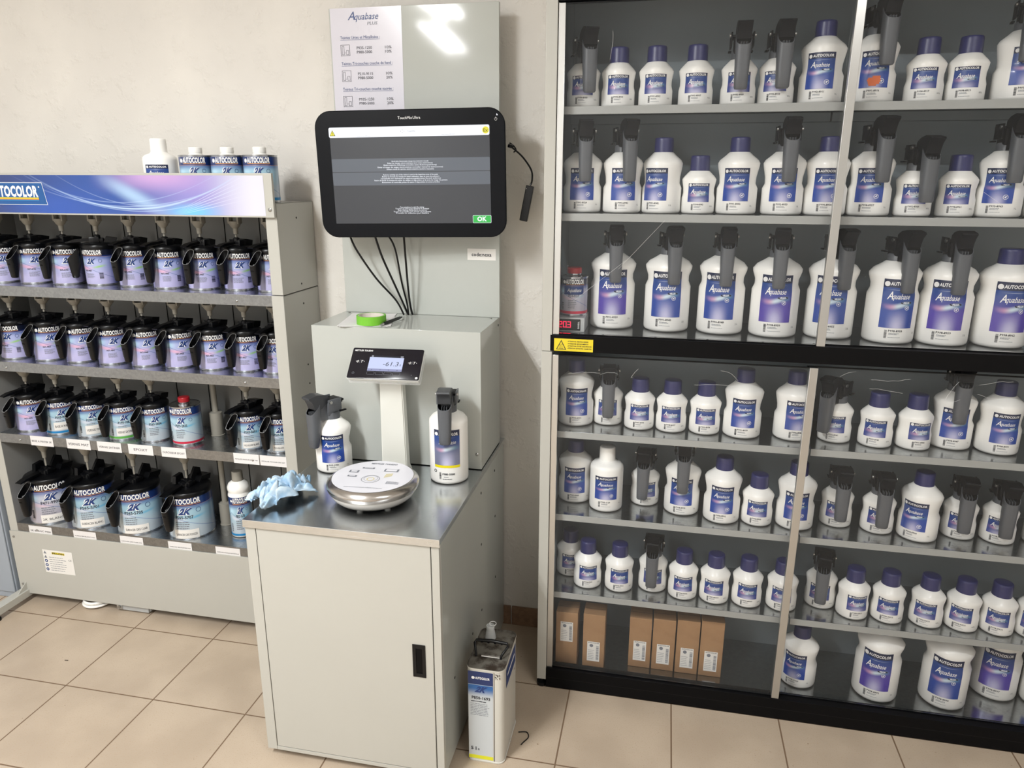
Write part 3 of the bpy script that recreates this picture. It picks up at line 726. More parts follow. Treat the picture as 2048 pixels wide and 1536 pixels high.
# ---------------------------------------------------------------- things inside the cabinet
t = thing('temperature_controller', 'small grey controller box glowing red 20.3 under red-capped tin in glass cabinet', 'controller', (1.962, -.235, 1.2103))
g = G(); g.box(-.0425, .0425, -.040, .07, 0, .042, 'grey_enamel', .0015); g.obj('housing', t)
g = G(); g.box(-.038, .030, -.0425, -.0402, .004, .038, 'black_plastic', .001); g.obj('display_window', t)
g = G(); fn = front(0, -.0428, 0, .0003)
def seg(g, fn, x, y, w, h, on, m):
    q = w*.16; S7 = {'a': (x, x+w, y+h-q, y+h), 'd': (x, x+w, y, y+q), 'g': (x, x+w, y+h/2-q/2, y+h/2+q/2), 'f': (x, x+q, y+h/2, y+h), 'b': (x+w-q, x+w, y+h/2, y+h), 'e': (x, x+q, y, y+h/2), 'c': (x+w-q, x+w, y, y+h/2)}
    for k in on: a = S7[k]; g.quad(fn, a[0], a[1], a[2], a[3], m)
seg(g, fn, -.034, .013, .010, .018, 'abged', 'led_red'); seg(g, fn, -.021, .013, .010, .018, 'abcdef', 'led_red'); seg(g, fn, -.008, .013, .010, .018, 'abgcd', 'led_red')
g.disc(fn, -.0095, .0135, .001, 'led_red', 8); g.text('DIXELL', plane((.026, -.0428, .008), (0, 0, 1), (-1, 0, 0), .0003), .013, -.001, .006, 'print_white', bold=.02, width=.022)
g.obj('readout', t, smooth=False)
def small_tin(name, label, cat, loc, yaw, R, H, art, capm, code, capr=.022, stripe=None, side=True, group=None, lab=True, sticker=None, seed=3, logo='2K'):
    t = thing(name, label, cat, loc, 0, group)
    g = G(); g.lathe([(R-.001, 0), (R, .001), (R, .003), (R-.0012, .004), (R-.0012, H-.004), (R, H-.003), (R, H-.0005), (R-.0015, H), (R-.004, H-.002), (R-.006, H-.002)], 'tin_metal', 40)
    g.obj('can_body', t, ang=30)
    tin_label(t, yaw, R, H, art, code, stripe, sticker, seed, logo=logo)
    if capm:
        g = G(); z = H-.002; g.lathe([(capr*1.12, z), (capr*1.12, z+.004), (capr*.95, z+.006), (capr*.95, z+.010)], 'white_plastic' if capm == 'white_plastic' else 'tin_metal', 28)
        g.lathe([(capr, z+.0095), (capr, z+.024), (capr*.93, z+.026)], capm, 28); g.obj('spout_cap', t)
    return t
def tin_label(t, yaw, R, H, art, code, stripe=None, sticker=None, seed=0, name='AUTOCOLOR', logo='2K'):
    g = G(); r0 = R-.0008
    def fn_(off): return lambda x, y: Vector((( r0+off)*math.sin(x/R), -(r0+off)*math.cos(x/R), y))
    F, T, T2 = fn_(0), fn_(.0005), fn_(.0009); w = PI*R; z0, z1 = .006, H-.006; h = z1-z0
    g.patch(F, -w, w, z0, z1, art, 48, 10)
    if stripe: g.patch(T, -w, w, z0+.002, z0+.010, stripe, 48, 1)
    k = R/.0535; hh = .130/.130*min(h/.124, 1.35)
    ya = z0+h*.862
    g.text(name, T, .004*k, ya, .0215*hh, 'print_white', bold=.04, shear=.06, width=.074*k)
    g.disc(T, -.040*k, ya+.006*hh, .0062*k, 'print_white', 16)
    g.quad(T, -.032*k, .041*k, ya-.0035*hh, ya-.0022*hh, 'print_orange', 6)
    # the big slanted 2K
    y2 = z0+h*.60; s2 = .026*hh
    if logo != '2K': g.quad(T, -.040*k, .040*k, z0+h*.56, z0+h*.80, 'print_navy', 10); g.text(logo, T2, .002*k, y2+.004, s2*.7, 'print_white', shear=.35, width=.056*k)
    if logo == '2K': g.text('2K', T2, .004*k, y2, s2, 'print_navy', bold=.05, shear=.55, width=.035*k); g.text('2K', fn_(.0007), .0026*k, y2-.0012, s2*1.04, 'print_white', bold=.075, shear=.55, width=.038*k)
    g.disc(T, .034*k, y2+.010*hh, .0062*k, 'print_navy', 14, .0052*k)
    if code:
        big = art != 'tin_art_violet'
        g.text(code, T, .0 if big else -.012*k, z0+h*(.49 if big else .37), (.0125 if big else .0085)*hh, 'print_dark', bold=.02, width=(.042 if big else .026)*k)
        fine_print(g, T, -.022*k, .012*k, z0+h*.18, z0+h*(.44 if big else .33), 5, 'print_grey', seed)
        if not big: barcode(g, T, .026*k, .039*k, z0+h*.16, z0+h*.34, 'print_dark', 12, True, seed)
        else: barcode(g, T, -.050*k, -.043*k, z0+h*.12, z0+h*.34, 'print_dark', 12, True, seed)
    l = g.obj('label', t, ang=60); l.rotation_euler.z = yaw
    if sticker:
        g = G(); tx, sw, sh, sy = sticker; Q, Q2 = fn_(.0010), fn_(.0014)
        g.patch(Q, -sw/2, sw/2, sy, sy+sh, 'sticker_white', 8, 1); g.text(tx, Q2, 0, sy+sh*.34, min(sh*.42, .013), 'print_dark', bold=.0, width=sw*.86)
        s_ = g.obj('name_sticker', t, ang=60); s_.rotation_euler.z = yaw+.02
m_tin_art('tin_art_white', 'greyviolet')
small_tin('paint_tin', 'small tin with red cap on the temperature controller inside glass cabinet', 'tin', (1.9635, -.215, 1.2525), math.radians(6), .042, .118, 'tin_art_white', 'red_plastic', 'P210-9115', .022, 'stripe_red', logo='Aquabase')
# cardboard boxes
for i, (x, y, h) in enumerate(((1.975, -.232, .196), (2.067, -.233, .200), (2.2195, -.203, .188), (2.297, -.203, .193), (2.3745, -.204, .200), (2.4515, -.203, .206))):
    lb = ['cardboard box in the shaded left corner of the cabinet floor level', 'cardboard box standing alone, second from left on cabinet floor level', 'first cardboard box of the touching row of four on cabinet floor level',
          'second cardboard box of the touching row of four on cabinet floor level', 'third cardboard box of the touching row of four on cabinet floor level', 'last cardboard box of the touching row of four on cabinet floor level'][i]
    t = thing('cardboard_box', lb, 'box', (x, y, .0553), 0, 'cardboard boxes in the glass cabinet')
    g = G(); g.box(-.0365, .0365, -.036, .036, 0, h, 'cardboard', .0015); g.quad(plane((0, 0, h), (1, 0, 0), (0, 1, 0), .0002), -.036, .036, -.0006, .0006, 'print_dark')
    g.quad(front(0, -.0361, 0, .0002), -.0365, .0365, h*.965, h*.968, 'cardboard'); g.obj('carton', t)
    z = .085 if i == 0 else (.022 if i == 1 else .030-.002*i)
    g = G(); fn = front(0, -.0361, z, .0003); fp = front(0, -.0361, z, .0006)
    g.quad(fn, -.021, .021, 0, .075, 'sticker_white'); g.disc(fp, -.007, .060, .0062, 'print_grey', 14); g.text('AUTOCOLOR', fp, 0, .069, .005, 'print_dark', bold=.03, width=.036, res=1)
    barcode(g, fp, .009, .018, .006, .062, 'print_grey', 22, True, i); fine_print(g, fp, -.018, .004, .008, .048, 6, 'print_grey', i, .2); g.obj('shipping_label', t, smooth=False)

# ---------------------------------------------------------------- mixing rack on the left
RX0, RX1, RY = -.243, 1.022, -.25
rack = thing('mixing_rack', 'wide cream paint mixing rack with blue header and steel shelves', 'rack', (RX0, RY, 0))
RO = Vector((-RX0, -RY, 0))
def rg(name, fn, parent=None, **k):
    g = G(); fn(g); return g.obj(name, parent or rack, RO if parent is None else (0, 0, 0), **k)
def sp(x0, x1, z0, z1, yf):
    def f(g): g.box(x0, x1, yf, -.005, z0, z1, 'cream_enamel', .0015)
    return f
def side(x0, x1, z0, z1, inner_x, holes):
    def f(g):
        g.box(x0, x1, RY, RY+.0015, z0, z1, 'cream_enamel', .0005)                # front flange
        xs = (x1-.0015, x1) if inner_x < x1 and x1 > .5 else (x0, x0+.0015)
        g.box(xs[0], xs[1], RY, -.004, z0, z1, 'cream_enamel', .0004)
        g.box(inner_x-.0007, inner_x+.0007, RY+.001, -.01, z0, z1, 'rack_inside')
        g.box(x0, x1, RY+.001, -.004, z1-.0015, z1, 'cream_enamel')
        for hy, hz in holes: g.lathe([(.0035, 0), (.0035, .0006)], 'black_matt', 12, M=Matrix.Translation((x1, hy, hz)) @ Matrix.Rotation(PI/2, 4, 'Y'))
    return f
H1 = [(-.126, 1.523), (-.123, 1.304)]; H2 = [(-.119, 1.236), (-.120, 1.020), (-.118, .951), (-.12, .6), (-.12, .45)]
for x0, x1, ix in ((RX1-.040, RX1, RX1-.040), (RX0, RX0+.040, RX0+.040)):
    rg('side_panel', side(x0, x1, 1.2825, 1.573, ix, H1 if x0 > 0 else [])); rg('side_panel', side(x0-(.003 if x0 > 0 else -.003), x1, .03, 1.2800, ix, H2 if x0 > 0 else []))
def top(g): g.box(RX0+.001, RX1-.001, RY+.004, -.005, 1.566, 1.5725, 'cream_enamel', .0005)
rg('top_panel', top)
def back(g):
    g.box(RX0+.04, RX1-.04, -.014, -.006, .3, 1.566, 'rack_inside')
    x = RX0+.10
    while x < RX1-.04: g.box(x-.0015, x+.0015, -.0155, -.0135, .31, 1.56, 'black_matt'); x += .1375
rg('back_panel', back)
def base(g):
    g.box(RX0, RX1, RY-.0035, RY-.0015, .035, .309, 'cream_enamel', .0008); g.box(RX0+.04, RX1-.04, RY-.003, RY+.02, .3075, .3100, 'cream_enamel', .0006)
    for x, z in ((RX0+.017, .285), (RX0+.017, .075), (RX1-.02, .285)): g.lathe([(.0045, 0), (.0045, .002), (.002, .003)], 'screw_steel', 14, M=Matrix.Translation((x, RY-.0034, z)) @ Matrix.Rotation(PI/2, 4, 'X'))
bp = rg('base_panel', base)
def under(g):
    g.box(.33, .335, -.235, -.05, .012, .30, 'grey_enamel'); g.box(.19, .33, -.243, -.20, .008, .050, 'grey_enamel', .002); g.box(.19, .215, -.246, -.243, .010, .045, 'galvanised_steel', .002)
    g.lathe([(.006, 0), (.006, .003)], 'screw_steel', 12, M=Matrix.Translation((.203, -.2462, .022)) @ Matrix.Rotation(PI/2, 4, 'X'))
rg('drive_bracket', under)
for x0 in (RX0, RX1-.045):
    def legs(g):
        g.box(x0+.002, x0+.040, -.42, -.02, .022, .052, 'cream_enamel', .002); g.box(x0+.001, x0+.041, -.424, -.419, .021, .053, 'black_plastic', .001)
        g.prism([(-.252, .052), (-.300, .052), (-.252, .085)], 'x', x0+.03, x0+.033, 'cream_enamel')
    rg('base_leg', legs)
for x in (RX0+.021, RX1-.024):
    for y in (-.398, -.04): rg('levelling_foot', lambda g: g.lathe([(.018, 0), (.018, .008), (.010, .012), (.006, .013), (.006, .022)], 'black_plastic', 20, (x, y, 0)))
# rating plate
g = G(); fn = front(-.103, RY-.0036, .143); fp = front(-.103, RY-.0036, .143, .0009); g.quad(fn, 0, .135, 0, .1, 'sticker_white')
g.quad(fn, 0, .0001, 0, .1, 'sticker_white'); g.quad(fp, .042, .100, .083, .092, 'print_yellow'); g.text('FILLON', front(-.103, RY-.0036, .143, .0012), .071, .084, .010, 'print_dark', bold=.04, width=.052)
for k in range(5):
    y = .089-k*.0185
    if k < 2: g.poly(fp, [(.004, y-.006), (.018, y-.006), (.011, y+.006)], 'print_grey')
    else: g.disc(fp, .011, y, .0068, 'print_navy', 16); g.disc(front(-.103, RY-.0036, .143, .0012), .011, y, .0028, 'print_white', 8)
for r in range(7): fine_print(g, fp, .026, .105, .068-.0095*r, .072-.0095*r, 1, 'print_grey', r, .5)
g.text('CE', fp, .121, .060, .010, 'print_dark', width=.014); g.obj('rating_plate', bp, smooth=False)
# steel shelves with paper labels on their lips
SL = {'A': 1.280, 'B': 1.000, 'C': .718, 'D': .345}
PAPER = {'A': [], 'B': [],
 'C': [(-0.065, 0.034, 'BASE A MATER 2K'), (0.093, 0.194, 'VERNIS MAT'), (0.224, 0.325, 'VERNIS SATINER'), (0.354, 0.456, 'EPOXY'), (0.49, 0.59, 'DURCISSEUR EPOXY'), (0.778, 0.877, 'METALLISE, MOUILLER BLANC 5601'), (0.881, 0.982, 'METALLISE, MOUILLER GRIS 5607')],
 'D': [(-0.15, -0.045, '2K BLANC 9900'), (0.052, 0.153, 'SURFACER BLANC 5701'), (0.258, 0.358, 'SURFACER GRIS CLAIR 5705'), (0.465, 0.564, 'SURFACER GRIS FONCER 5707'), (0.663, 0.763, 'SURFACER MOUILLE SUR MOUILLE')]}
for k, z in SL.items():
    def f(g):
        g.box(RX0+.041, RX1-.041, RY+.002, -.015, z-.0015, z, 'galvanised_steel', .0003)
        g.box(RX0+.041, RX1-.041, RY+.0005, RY+.002, z-.036, z, 'shelf_lip_steel', .0003)
        for x in (RX0+.13, RX1-.17): g.lathe([(.0042, 0), (.0042, .0015), (.002, .003)], 'screw_steel', 12, M=Matrix.Translation((x, RY+.0005, z-.022)) @ Matrix.Rotation(PI/2, 4, 'X'))
    sh = rg('shelf', f)
    for (ua, ub, tx) in PAPER[k]:
        a, b = ua, ub; a = max(a, RX0+.045); b = min(b, RX1-.002)
        zz = z-.038 if k == 'C' else z-.043; yy = RY+.0004 if b < RX1-.04 else RY-.0002
        g = G(); fn = front((a+b)/2, yy, zz); w = b-a; g.quad(fn, -w/2, w/2, 0, .038, 'paper')
        n = len(tx); g.text(tx, front((a+b)/2, yy, zz, .001), 0, .014, .0135 if n < 12 else (.0105 if n < 18 else .006), 'print_dark', bold=.0, width=w*(.88 if n > 8 else .55)); g.obj('shelf_paper_label', sh, smooth=False)
# header board with printed artwork
HX0, HX1, HZ0, HZ1 = -.245, 1.021, 1.529, 1.6635
def hd(g):
    g.box(HX0, HX1, RY-.014, RY-.002, HZ0, HZ1, 'cream_enamel', .001)
    g.lathe([(.0055, 0), (.0055, .002), (.0025, .0035)], 'screw_steel', 16, M=Matrix.Translation((1.008, RY-.0142, 1.553)) @ Matrix.Rotation(PI/2, 4, 'X'))
hb = rg('header_board', hd)
g = G(); F = front(0, RY-.0142, 0, .0004); g.patch(F, HX0+.004, HX1-.028, HZ0+.005, HZ1-.007, 'header_artwork', 1, 1); g.obj('header_artwork', hb, smooth=False)
g = G(); F1, F2, F3 = (front(0, RY-.0142, 0, o) for o in (.0007, .0010, .0013))
g.poly(F1, [(-.200, 1.5600), (.1975, 1.5600), (.1855, 1.6325), (-.200, 1.6325)], 'print_white'); g.poly(F2, [(-.1985, 1.5615), (.1957, 1.5615), (.1843, 1.6310), (-.1985, 1.6310)], 'logo_blue')
g.text('AUTOCOLOR', F3, .166, 1.5875, .0475, 'print_white', bold=.045, width=.196, align='r'); g.disc(F3, .172, 1.618, .0028, 'print_white', 12)
g.quad(F3, -.10, .166, 1.5805, 1.5838, 'print_yellow'); g.quad(F3, -.10, .166, 1.5770, 1.5805, 'print_orange'); g.quad(F3, -.10, .166, 1.5735, 1.5760, 'stripe_blue'); g.obj('logo_plate', hb, smooth=False)

# mixing tins -------------------------------------------------
def spout_lid(t, R, H, hrot, big=False, neutral=False):
    g = G(); z = H
    g.lathe([(R+.0012, z-.006), (R+.0022, z-.002), (R+.0022, z+.007), (R-.001, z+.012), (R*.93, z+.014), (R*.55, z+.017), (R*.3, z+.017)], 'black_plastic', 36, cap0=False)
    g.box(-.020, .020, -.020, .020, z+.014, z+.030, 'black_plastic', .002); g.lathe([(.011, z+.028), (.011, z+.040), (.006, z+.043)], 'black_plastic', 16)
    g.box(-.034, -.018, -.012, .026, z+.014, z+.026, 'black_plastic', .002); g.box(.016, .030, -.024, .008, z+.014, z+.036, 'black_plastic', .002)
    g.prism([(R*.35, z+.014), (R*1.05, z+.012), (R*1.15, z+.030), (R*.55, z+.036)], 'x', -R*.36, R*.36, 'black_plastic')       # pouring beak at the back
    g.box(-.026, .026, -.004, .004, z+.030, z+.037, 'black_plastic', .001)
    if big:
        g.prism([(.01, z+.02), (.075, z+.022), (.070, z+.060), (.045, z+.072), (.02, z+.040)], 'x', -.006, .004, 'black_plastic')
        g.prism([(-.02, z+.02), (.025, z+.022), (.020, z+.052), (-.015, z+.048)], 'x', -.052, -.036, 'black_plastic')
        g.lathe([(.028, z+.012), (.026, z+.030), (.020, z+.034)], 'black_plastic', 20)
    lid = g.obj('mixing_lid', t, ang=40); lid.rotation_euler.z = hrot
    g = G(); c = R+.030; d = R+.026; s = 1.0 if not big else 1.15; zt = H-.040; zk = H+.006
    grip(g, (-c, .0115*s, .0105*s), (-d, .0150*s, .0225*s), (H*.20 if not big else H-.122), zt, zk, 'black_plastic', 'black_matt', 'light_edge', .0012)
    g.box(-.0006, .0006, -d-.012, -d+.012, zt-.004, zt+.004, 'light_edge')
    g.obj('pouring_handle', lid, ang=40)
    g = G(); g.prism([(-R*.45, H+.022), (-R-.044, H+.016), (-R-.047, H+.019), (-R-.020, H+.027), (-R*.45, H+.030)], 'x', -.011*s, .011*s, 'black_plastic'); g.obj('thumb_lever', lid, ang=30)
    g = G(); g.lathe([(.0035, H+.040), (.0035, H+.052 if not big else H+.075)], 'drive_plastic', 12); g.obj('spindle', lid)
def rackfork(x, y, ztop, zbot):
    g = G(); h = ztop-zbot
    g.lathe([(.0075, zbot), (.009, zbot+h*.30), (.015, zbot+h*.40), (.021, zbot+h*.6), (.021, zbot+h*.68)], 'drive_plastic', 20, (x, y, 0))
    for s in (-1, 1): g.box(x+s*.017-.0035, x+s*.017+.0035, y-.012, y+.012, zbot+h*.55, ztop-.0005, 'drive_plastic', .001)
    g.box(x-.024, x-.012, y-.006, y+.006, ztop-h*.35, ztop-h*.1, 'drive_plastic', .001); g.obj('drive_fork', rack, RO, ang=30)
rnd = random.Random(7)
TI = {'A': [('P472-K701', 0), ('P472-K702', 0), ('P472-K703', 0), ('P471-9904', -38), ('P471-9905', -12), ('P471-9907', 0), ('P471-9909', -2), ('P471-9910', 0), ('P471-9911', 4)],
      'B': [('P471-9920', -30), ('P471-9927', 2), ('P471-9930', 8), ('P471-9941', 2), ('P471-9948', 4), ('P471-9950', 12), ('P471-9954', -4), ('P471-9957', -6), ('P471-9960', -18)],
      'C': [('P471-9970', 0), ('P565-9081', 2), ('P190-1062', 2), ('P190-1063', 2), ('P565-2834', 0), ('P275-2835', -22), ('P565-5601', 2), ('P565-5607', -4)],
      'D': [('P471-9900', -6), ('P565-5701', -12), ('P565-5705', -16), ('P565-5707', -18)]}
ROWN = {'A': 'top row of the mixing rack', 'B': 'second row of the mixing rack', 'C': 'third row of the mixing rack', 'D': 'bottom row of the mixing rack'}
ci = {}
for (row, x, y) in TINS:
    k = ci.get(row, 0); ci[row] = k+1; code, off = TI[row][k]
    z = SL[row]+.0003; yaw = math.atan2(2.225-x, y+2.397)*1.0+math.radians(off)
    if row == 'C' and k == 5:
        small_tin('paint_tin', 'tin with red screw cap and red bottom stripe, no handle, on third rack row', 'tin', (x, y, z), yaw, .0535, .146, 'tin_art_blue', 'red_plastic', code, .020, 'stripe_red'); continue
    R, H = (.0535, .132) if row != 'D' else (.083, .172)
    art = 'tin_art_violet' if row in 'AB' or (row, k) == ('C', 0) else ('tin_art_grey' if (row, k) == ('D', 0) else 'tin_art_blue')
    stripe = {('C', 1): 'stripe_blue', ('C', 3): 'stripe_green'}.get((row, k))
    stk = {('C', 1): ('BASE A MATER', .062, .030, .020), ('C', 2): ('VERNIS MAT', .058, .034, .014), ('C', 3): ('VERNIS SATINER', .062, .030, .018), ('C', 6): ('MOUILLER BLANC', .060, .022, .010), ('C', 7): ('MOUILLER GRIS', .060, .022, .010),
           ('D', 0): ('2K BLANC', .085, .034, .006), ('D', 1): ('SURFACER BLANC', .085, .032, .010), ('D', 2): ('SURFACER GRIS CLAIR', .090, .034, .006), ('D', 3): ('SURFACER GRIS FONCER', .090, .036, .004)}.get((row, k))
    word = {'A': 'violet', 'B': 'violet', 'C': 'violet' if k == 0 else 'pale blue', 'D': 'large pale'}[row]
    extra = {('C', 1): ' reading BASE A MATER', ('C', 2): ' reading VERNIS MAT', ('C', 3): ' reading VERNIS SATINER', ('D', 0): ' with white BLANC sticker, leftmost', ('D', 1): ' reading SURFACER BLANC', ('D', 2): ' reading SURFACER GRIS CLAIR', ('D', 3): ' reading SURFACER GRIS FONCER'}.get((row, k), ' with black lid, %s from left' % ord_(k))
    t = thing('paint_tin', '%s tin%s on %s' % (word, extra, ROWN[row]), 'tin', (x, y, z), 0, 'lidded paint tins on the mixing rack')
    g = G(); g.lathe([(R-.001, 0), (R, .001), (R, .003), (R-.0012, .004), (R-.0012, H-.004), (R, H-.002), (R-.003, H)], 'tin_metal', 40); g.obj('can_body', t, ang=30)
    tin_label(t, yaw, R, H, art, code, stripe, stk, k+ord(row))
    hr = {'A': (-6, -6, -8, -55, 0, -8, 2, -6, -10), 'B': (0, -8, -4, -8, -6, -8, -10, -8, -6), 'C': (-10, -2, -8, -8, -8, 0, -12, -8), 'D': (-4, -8, -10, -6)}[row][k]
    spout_lid(t, R, H, math.radians(hr), row == 'D')
    ztop = {'A': 1.529, 'B': 1.244, 'C': .964, 'D': .682}[row]
    rackfork(x, y, ztop, z+H+(.054 if row != 'D' else .077))
for (x, y, z0, z1) in ((.615, -.09, .7185, .964), (.605, -.08, .3455, .682)):
    g = G(); g.lathe([(.0105, z0+.09), (.0105, z1)], 'drive_plastic', 20, (x, y, 0)); g.lathe([(.026, z0), (.026, z0+.002), (.0235, z0+.003), (.0235, z0+.088), (.0115, z0+.092)], 'drive_plastic', 28, (x, y, 0)); g.obj('stirrer_tube', rack, RO, ang=40)
# white bottle and a half-hidden tin at the right end of the bottom row
def round_bottle(name, label, loc, yaw, R, H, capm, art, code, group=None):
    t = thing(name, label, 'bottle', loc)
    g = G(); g.lathe([(R*.93, 0), (R, .003), (R, H*.64), (R*.96, H*.67), (R*.90, H*.685), (R*.93, H*.70), (R, H*.73), (R, H*.77), (R*.85, H*.82), (R*.55, H*.855), (R*.5, H*.86)], 'white_plastic', 40); g.obj('bottle_body', t, ang=50)
    tin_label(t, yaw, R+.0009, H*.66, art, code, 'stripe_blue', None, 9)
    g = G(); n = 48; rr = R*.50
    g.rings([[((r_-(.0006 if j % 2 else 0))*math.cos(2*PI*j/n), (r_-(.0006 if j % 2 else 0))*math.sin(2*PI*j/n), zz) for j in range(n)] for r_, zz in ((rr*1.05, H*.858), (rr, H*.89), (rr*.97, H*.99), (rr*.9, H))], 'drive_plastic'); g.obj('screw_cap', t, ang=50)
    return t
round_bottle('additive_bottle', 'white bottle with ridged cap at right end of the bottom rack row', (.712, -.142, SL['D']+.0003), math.radians(28), .040, .255, 'w', 'tin_art_blue', 'P852-1670')
t = thing('paint_tin', 'black-lidded tin half hidden behind the blue wipe, last in bottom rack row', 'tin', (.862, -.155, SL['D']+.0003), 0, 'lidded paint tins on the mixing rack')
g = G(); g.lathe([(.0525, 0), (.0535, .001), (.0523, .004), (.0523, .128), (.0535, .130), (.05, .132)], 'tin_metal', 40); g.obj('can_body', t, ang=30)
tin_label(t, .7, .0535, .132, 'tin_art_blue', 'P565-5603'); spout_lid(t, .0535, .132, math.radians(-8))
# white bottle and three tins standing on top of the rack
tb_ = make_bottle('W', 'W', (.5855, -.190, 1.5734), math.radians(20), 0, 'white bottle with ribbed cap standing on top of the mixing rack', None, 'P935-1250', 91); tb_.scale = (1, 1, .955)
for i, (x, lb) in enumerate(((.722, 'blue tin beside the white bottle on top of mixing rack'), (.835, 'blue tin between two like it on top of mixing rack'), (.949, 'blue tin at the right end on top of mixing rack'))):
    small_tin('paint_tin', lb, 'tin', (x, -.195, 1.5734), math.radians((20, 22, 18)[i]), .0535, .146, 'tin_art_blue2', 'white_plastic', '', .021, 'stripe_blue', group='blue tins on top of the mixing rack')
# coil of white cable under the rack
g = G(); pts = []
for i in range(150):
    a = i/150*2*PI*3; r = .052+.004*math.sin(a*.37); pts.append((.075+r*math.cos(a), -.208+r*.95*math.sin(a), .0072+.0088*(i/150*2.4)))
g.tube(pts, .0045, 'white_plastic', 8); tag(g.obj('cable_coil'), 'coiled white cable lying on floor under the mixing rack', 'cable')
# cabinet left of the rack
t = thing('metal_cabinet', 'plain blue-grey metal cabinet standing left of the mixing rack', 'cabinet', (-.60, -.12, 0))
g = G(); g.box(-.34, .335, -.13, .11, .0, 1.1, 'blue_grey_enamel', .004); g.obj('cabinet_body', t); g = G(); g.box(-.335, .33, -.137, -.1305, .03, 1.09, 'blue_grey_enamel', .003); g.obj('door', t)
# ---------------------------------------------------------------- weighing cabinet (steel-topped unit in the middle)
wc = thing('weighing_cabinet', 'cream steel-topped cabinet with back board and instrument housing, standing in the middle', 'cabinet', (1.1585, -.80, 0))
WO = Vector((-1.1585, .80, 0))
def wg(name, fn, parent=None, **k):
    g = G(); fn(g); return g.obj(name, parent or wc, WO if parent is None else (0, 0, 0), **k)
BX0, BX1, BYF, BYB = 1.160, 1.705, -.800, -.030
def body(g):
    g.box(BX0, BX1, BYF+.016, BYB, .024, .751, 'panel_enamel', .001)
    g.box(BX0, BX0+.030, BYF, BYF+.0155, .024, .751, 'cream_enamel', .001); g.box(BX1-.021, BX1, BYF, BYF+.0155, .024, .751, 'cream_enamel', .001)
    g.box(BX0+.030, BX1-.021, BYF, BYF+.0155, .024, .036, 'cream_enamel', .001); g.box(BX0+.030, BX1-.021, BYF+.0145, BYF+.0158, .036, .751, 'black_matt')  # black sheet behind the door stands in for the shade in its gap
    for y, z in ((-.169, .530), (-.362, .523), (-.168, .295), (-.364, .286), (-.482, .276), (-.685, .268), (-.173, .70), (-.36, .70)):
        g.lathe([(.0042, 0), (.0042, .0007)], 'black_matt', 12, M=Matrix.Translation((BX1, y, z)) @ Matrix.Rotation(PI/2, 4, 'Y'))
wg('cabinet_body', body)
def door(g): g.box(BX0+.0325, BX1-.0235, BYF-.0005, BYF+.014, .0385, .744, 'cream_enamel', .0012)
dr = wg('door', door)
def hnd(g):
    y = BYF-.0005; x0, x1, z0, z1 = 1.6235, 1.6600, .3475, .4485
    g.box(x0, x1, y-.0022, y+.0002, z1-.012, z1, 'black_plastic', .0008); g.box(x0, x1, y-.0022, y+.0002, z0, z0+.012, 'black_plastic', .0008)
    g.box(x0, x0+.010, y-.0022, y+.0002, z0+.010, z1-.010, 'black_plastic', .0008); g.box(x1-.009, x1, y-.0022, y+.0002, z0+.010, z1-.010, 'black_plastic', .0008)
    g.box(x0+.010, x1-.009, y-.0008, y+.0002, z0+.012, z1-.012, 'black_matt')
wg('recessed_handle', hnd, dr)
for x in (BX0+.035, BX1-.035):
    for y in (BYF+.04, BYB-.05): wg('foot', lambda g: g.lathe([(.017, 0), (.017, .010), (.008, .013), (.008, .0235)], 'black_plastic', 20, (x, y, 0)))
def wt(g):
    g.box(BX0-.003, BX1+.004, BYF-.006, BYB-.002, .7515, .768, 'worktop_steel', .0012); g.box(BX0-.003, BX1+.004, BYF-.006, BYF-.0045, .746, .7525, 'worktop_steel')
wg('worktop', wt)
def house(g):
    g.box(1.157, 1.702, -.338, -.078, .7705, 1.208, 'panel_enamel', .0012)
    for x, z in ((1.688, .785), ): g.lathe([(.005, 0), (.005, .0015), (.003, .003)], 'screw_steel', 16, M=Matrix.Translation((x, -.338, z+.035)) @ Matrix.Rotation(PI/2, 4, 'X'))
    for x in (1.186, 1.680): g.lathe([(.004, 1.208), (.004, 1.2100), (.002, 1.211)], 'screw_steel', 14, (x, -.112, 0))
    g.lathe([(.004, 0), (.004, .0008)], 'black_matt', 12, M=Matrix.Translation((1.702, -.10, 1.185)) @ Matrix.Rotation(PI/2, 4, 'Y'))
wg('instrument_housing', house)
def board(g):
    g.box(1.165, 1.705, -.092, -.076, 1.2085, 2.152, 'panel_enamel', .0012)
    for x in (1.20, 1.67): g.box(x-.012, x+.012, -.0755, -.004, 1.25, 2.05, 'panel_enamel', .001)
bb = wg('back_board', board)
g = G(); fn = front(1.5985, -.092, 1.395); g.quad(fn, 0, .0945, 0, .0365, 'sticker_white'); g.text('code:nexa', front(1.5985, -.092, 1.395, .001), .047, .0125, .0165, 'print_dark', bold=.018, width=.066); g.obj('code_sticker', bb, WO*0, smooth=False)

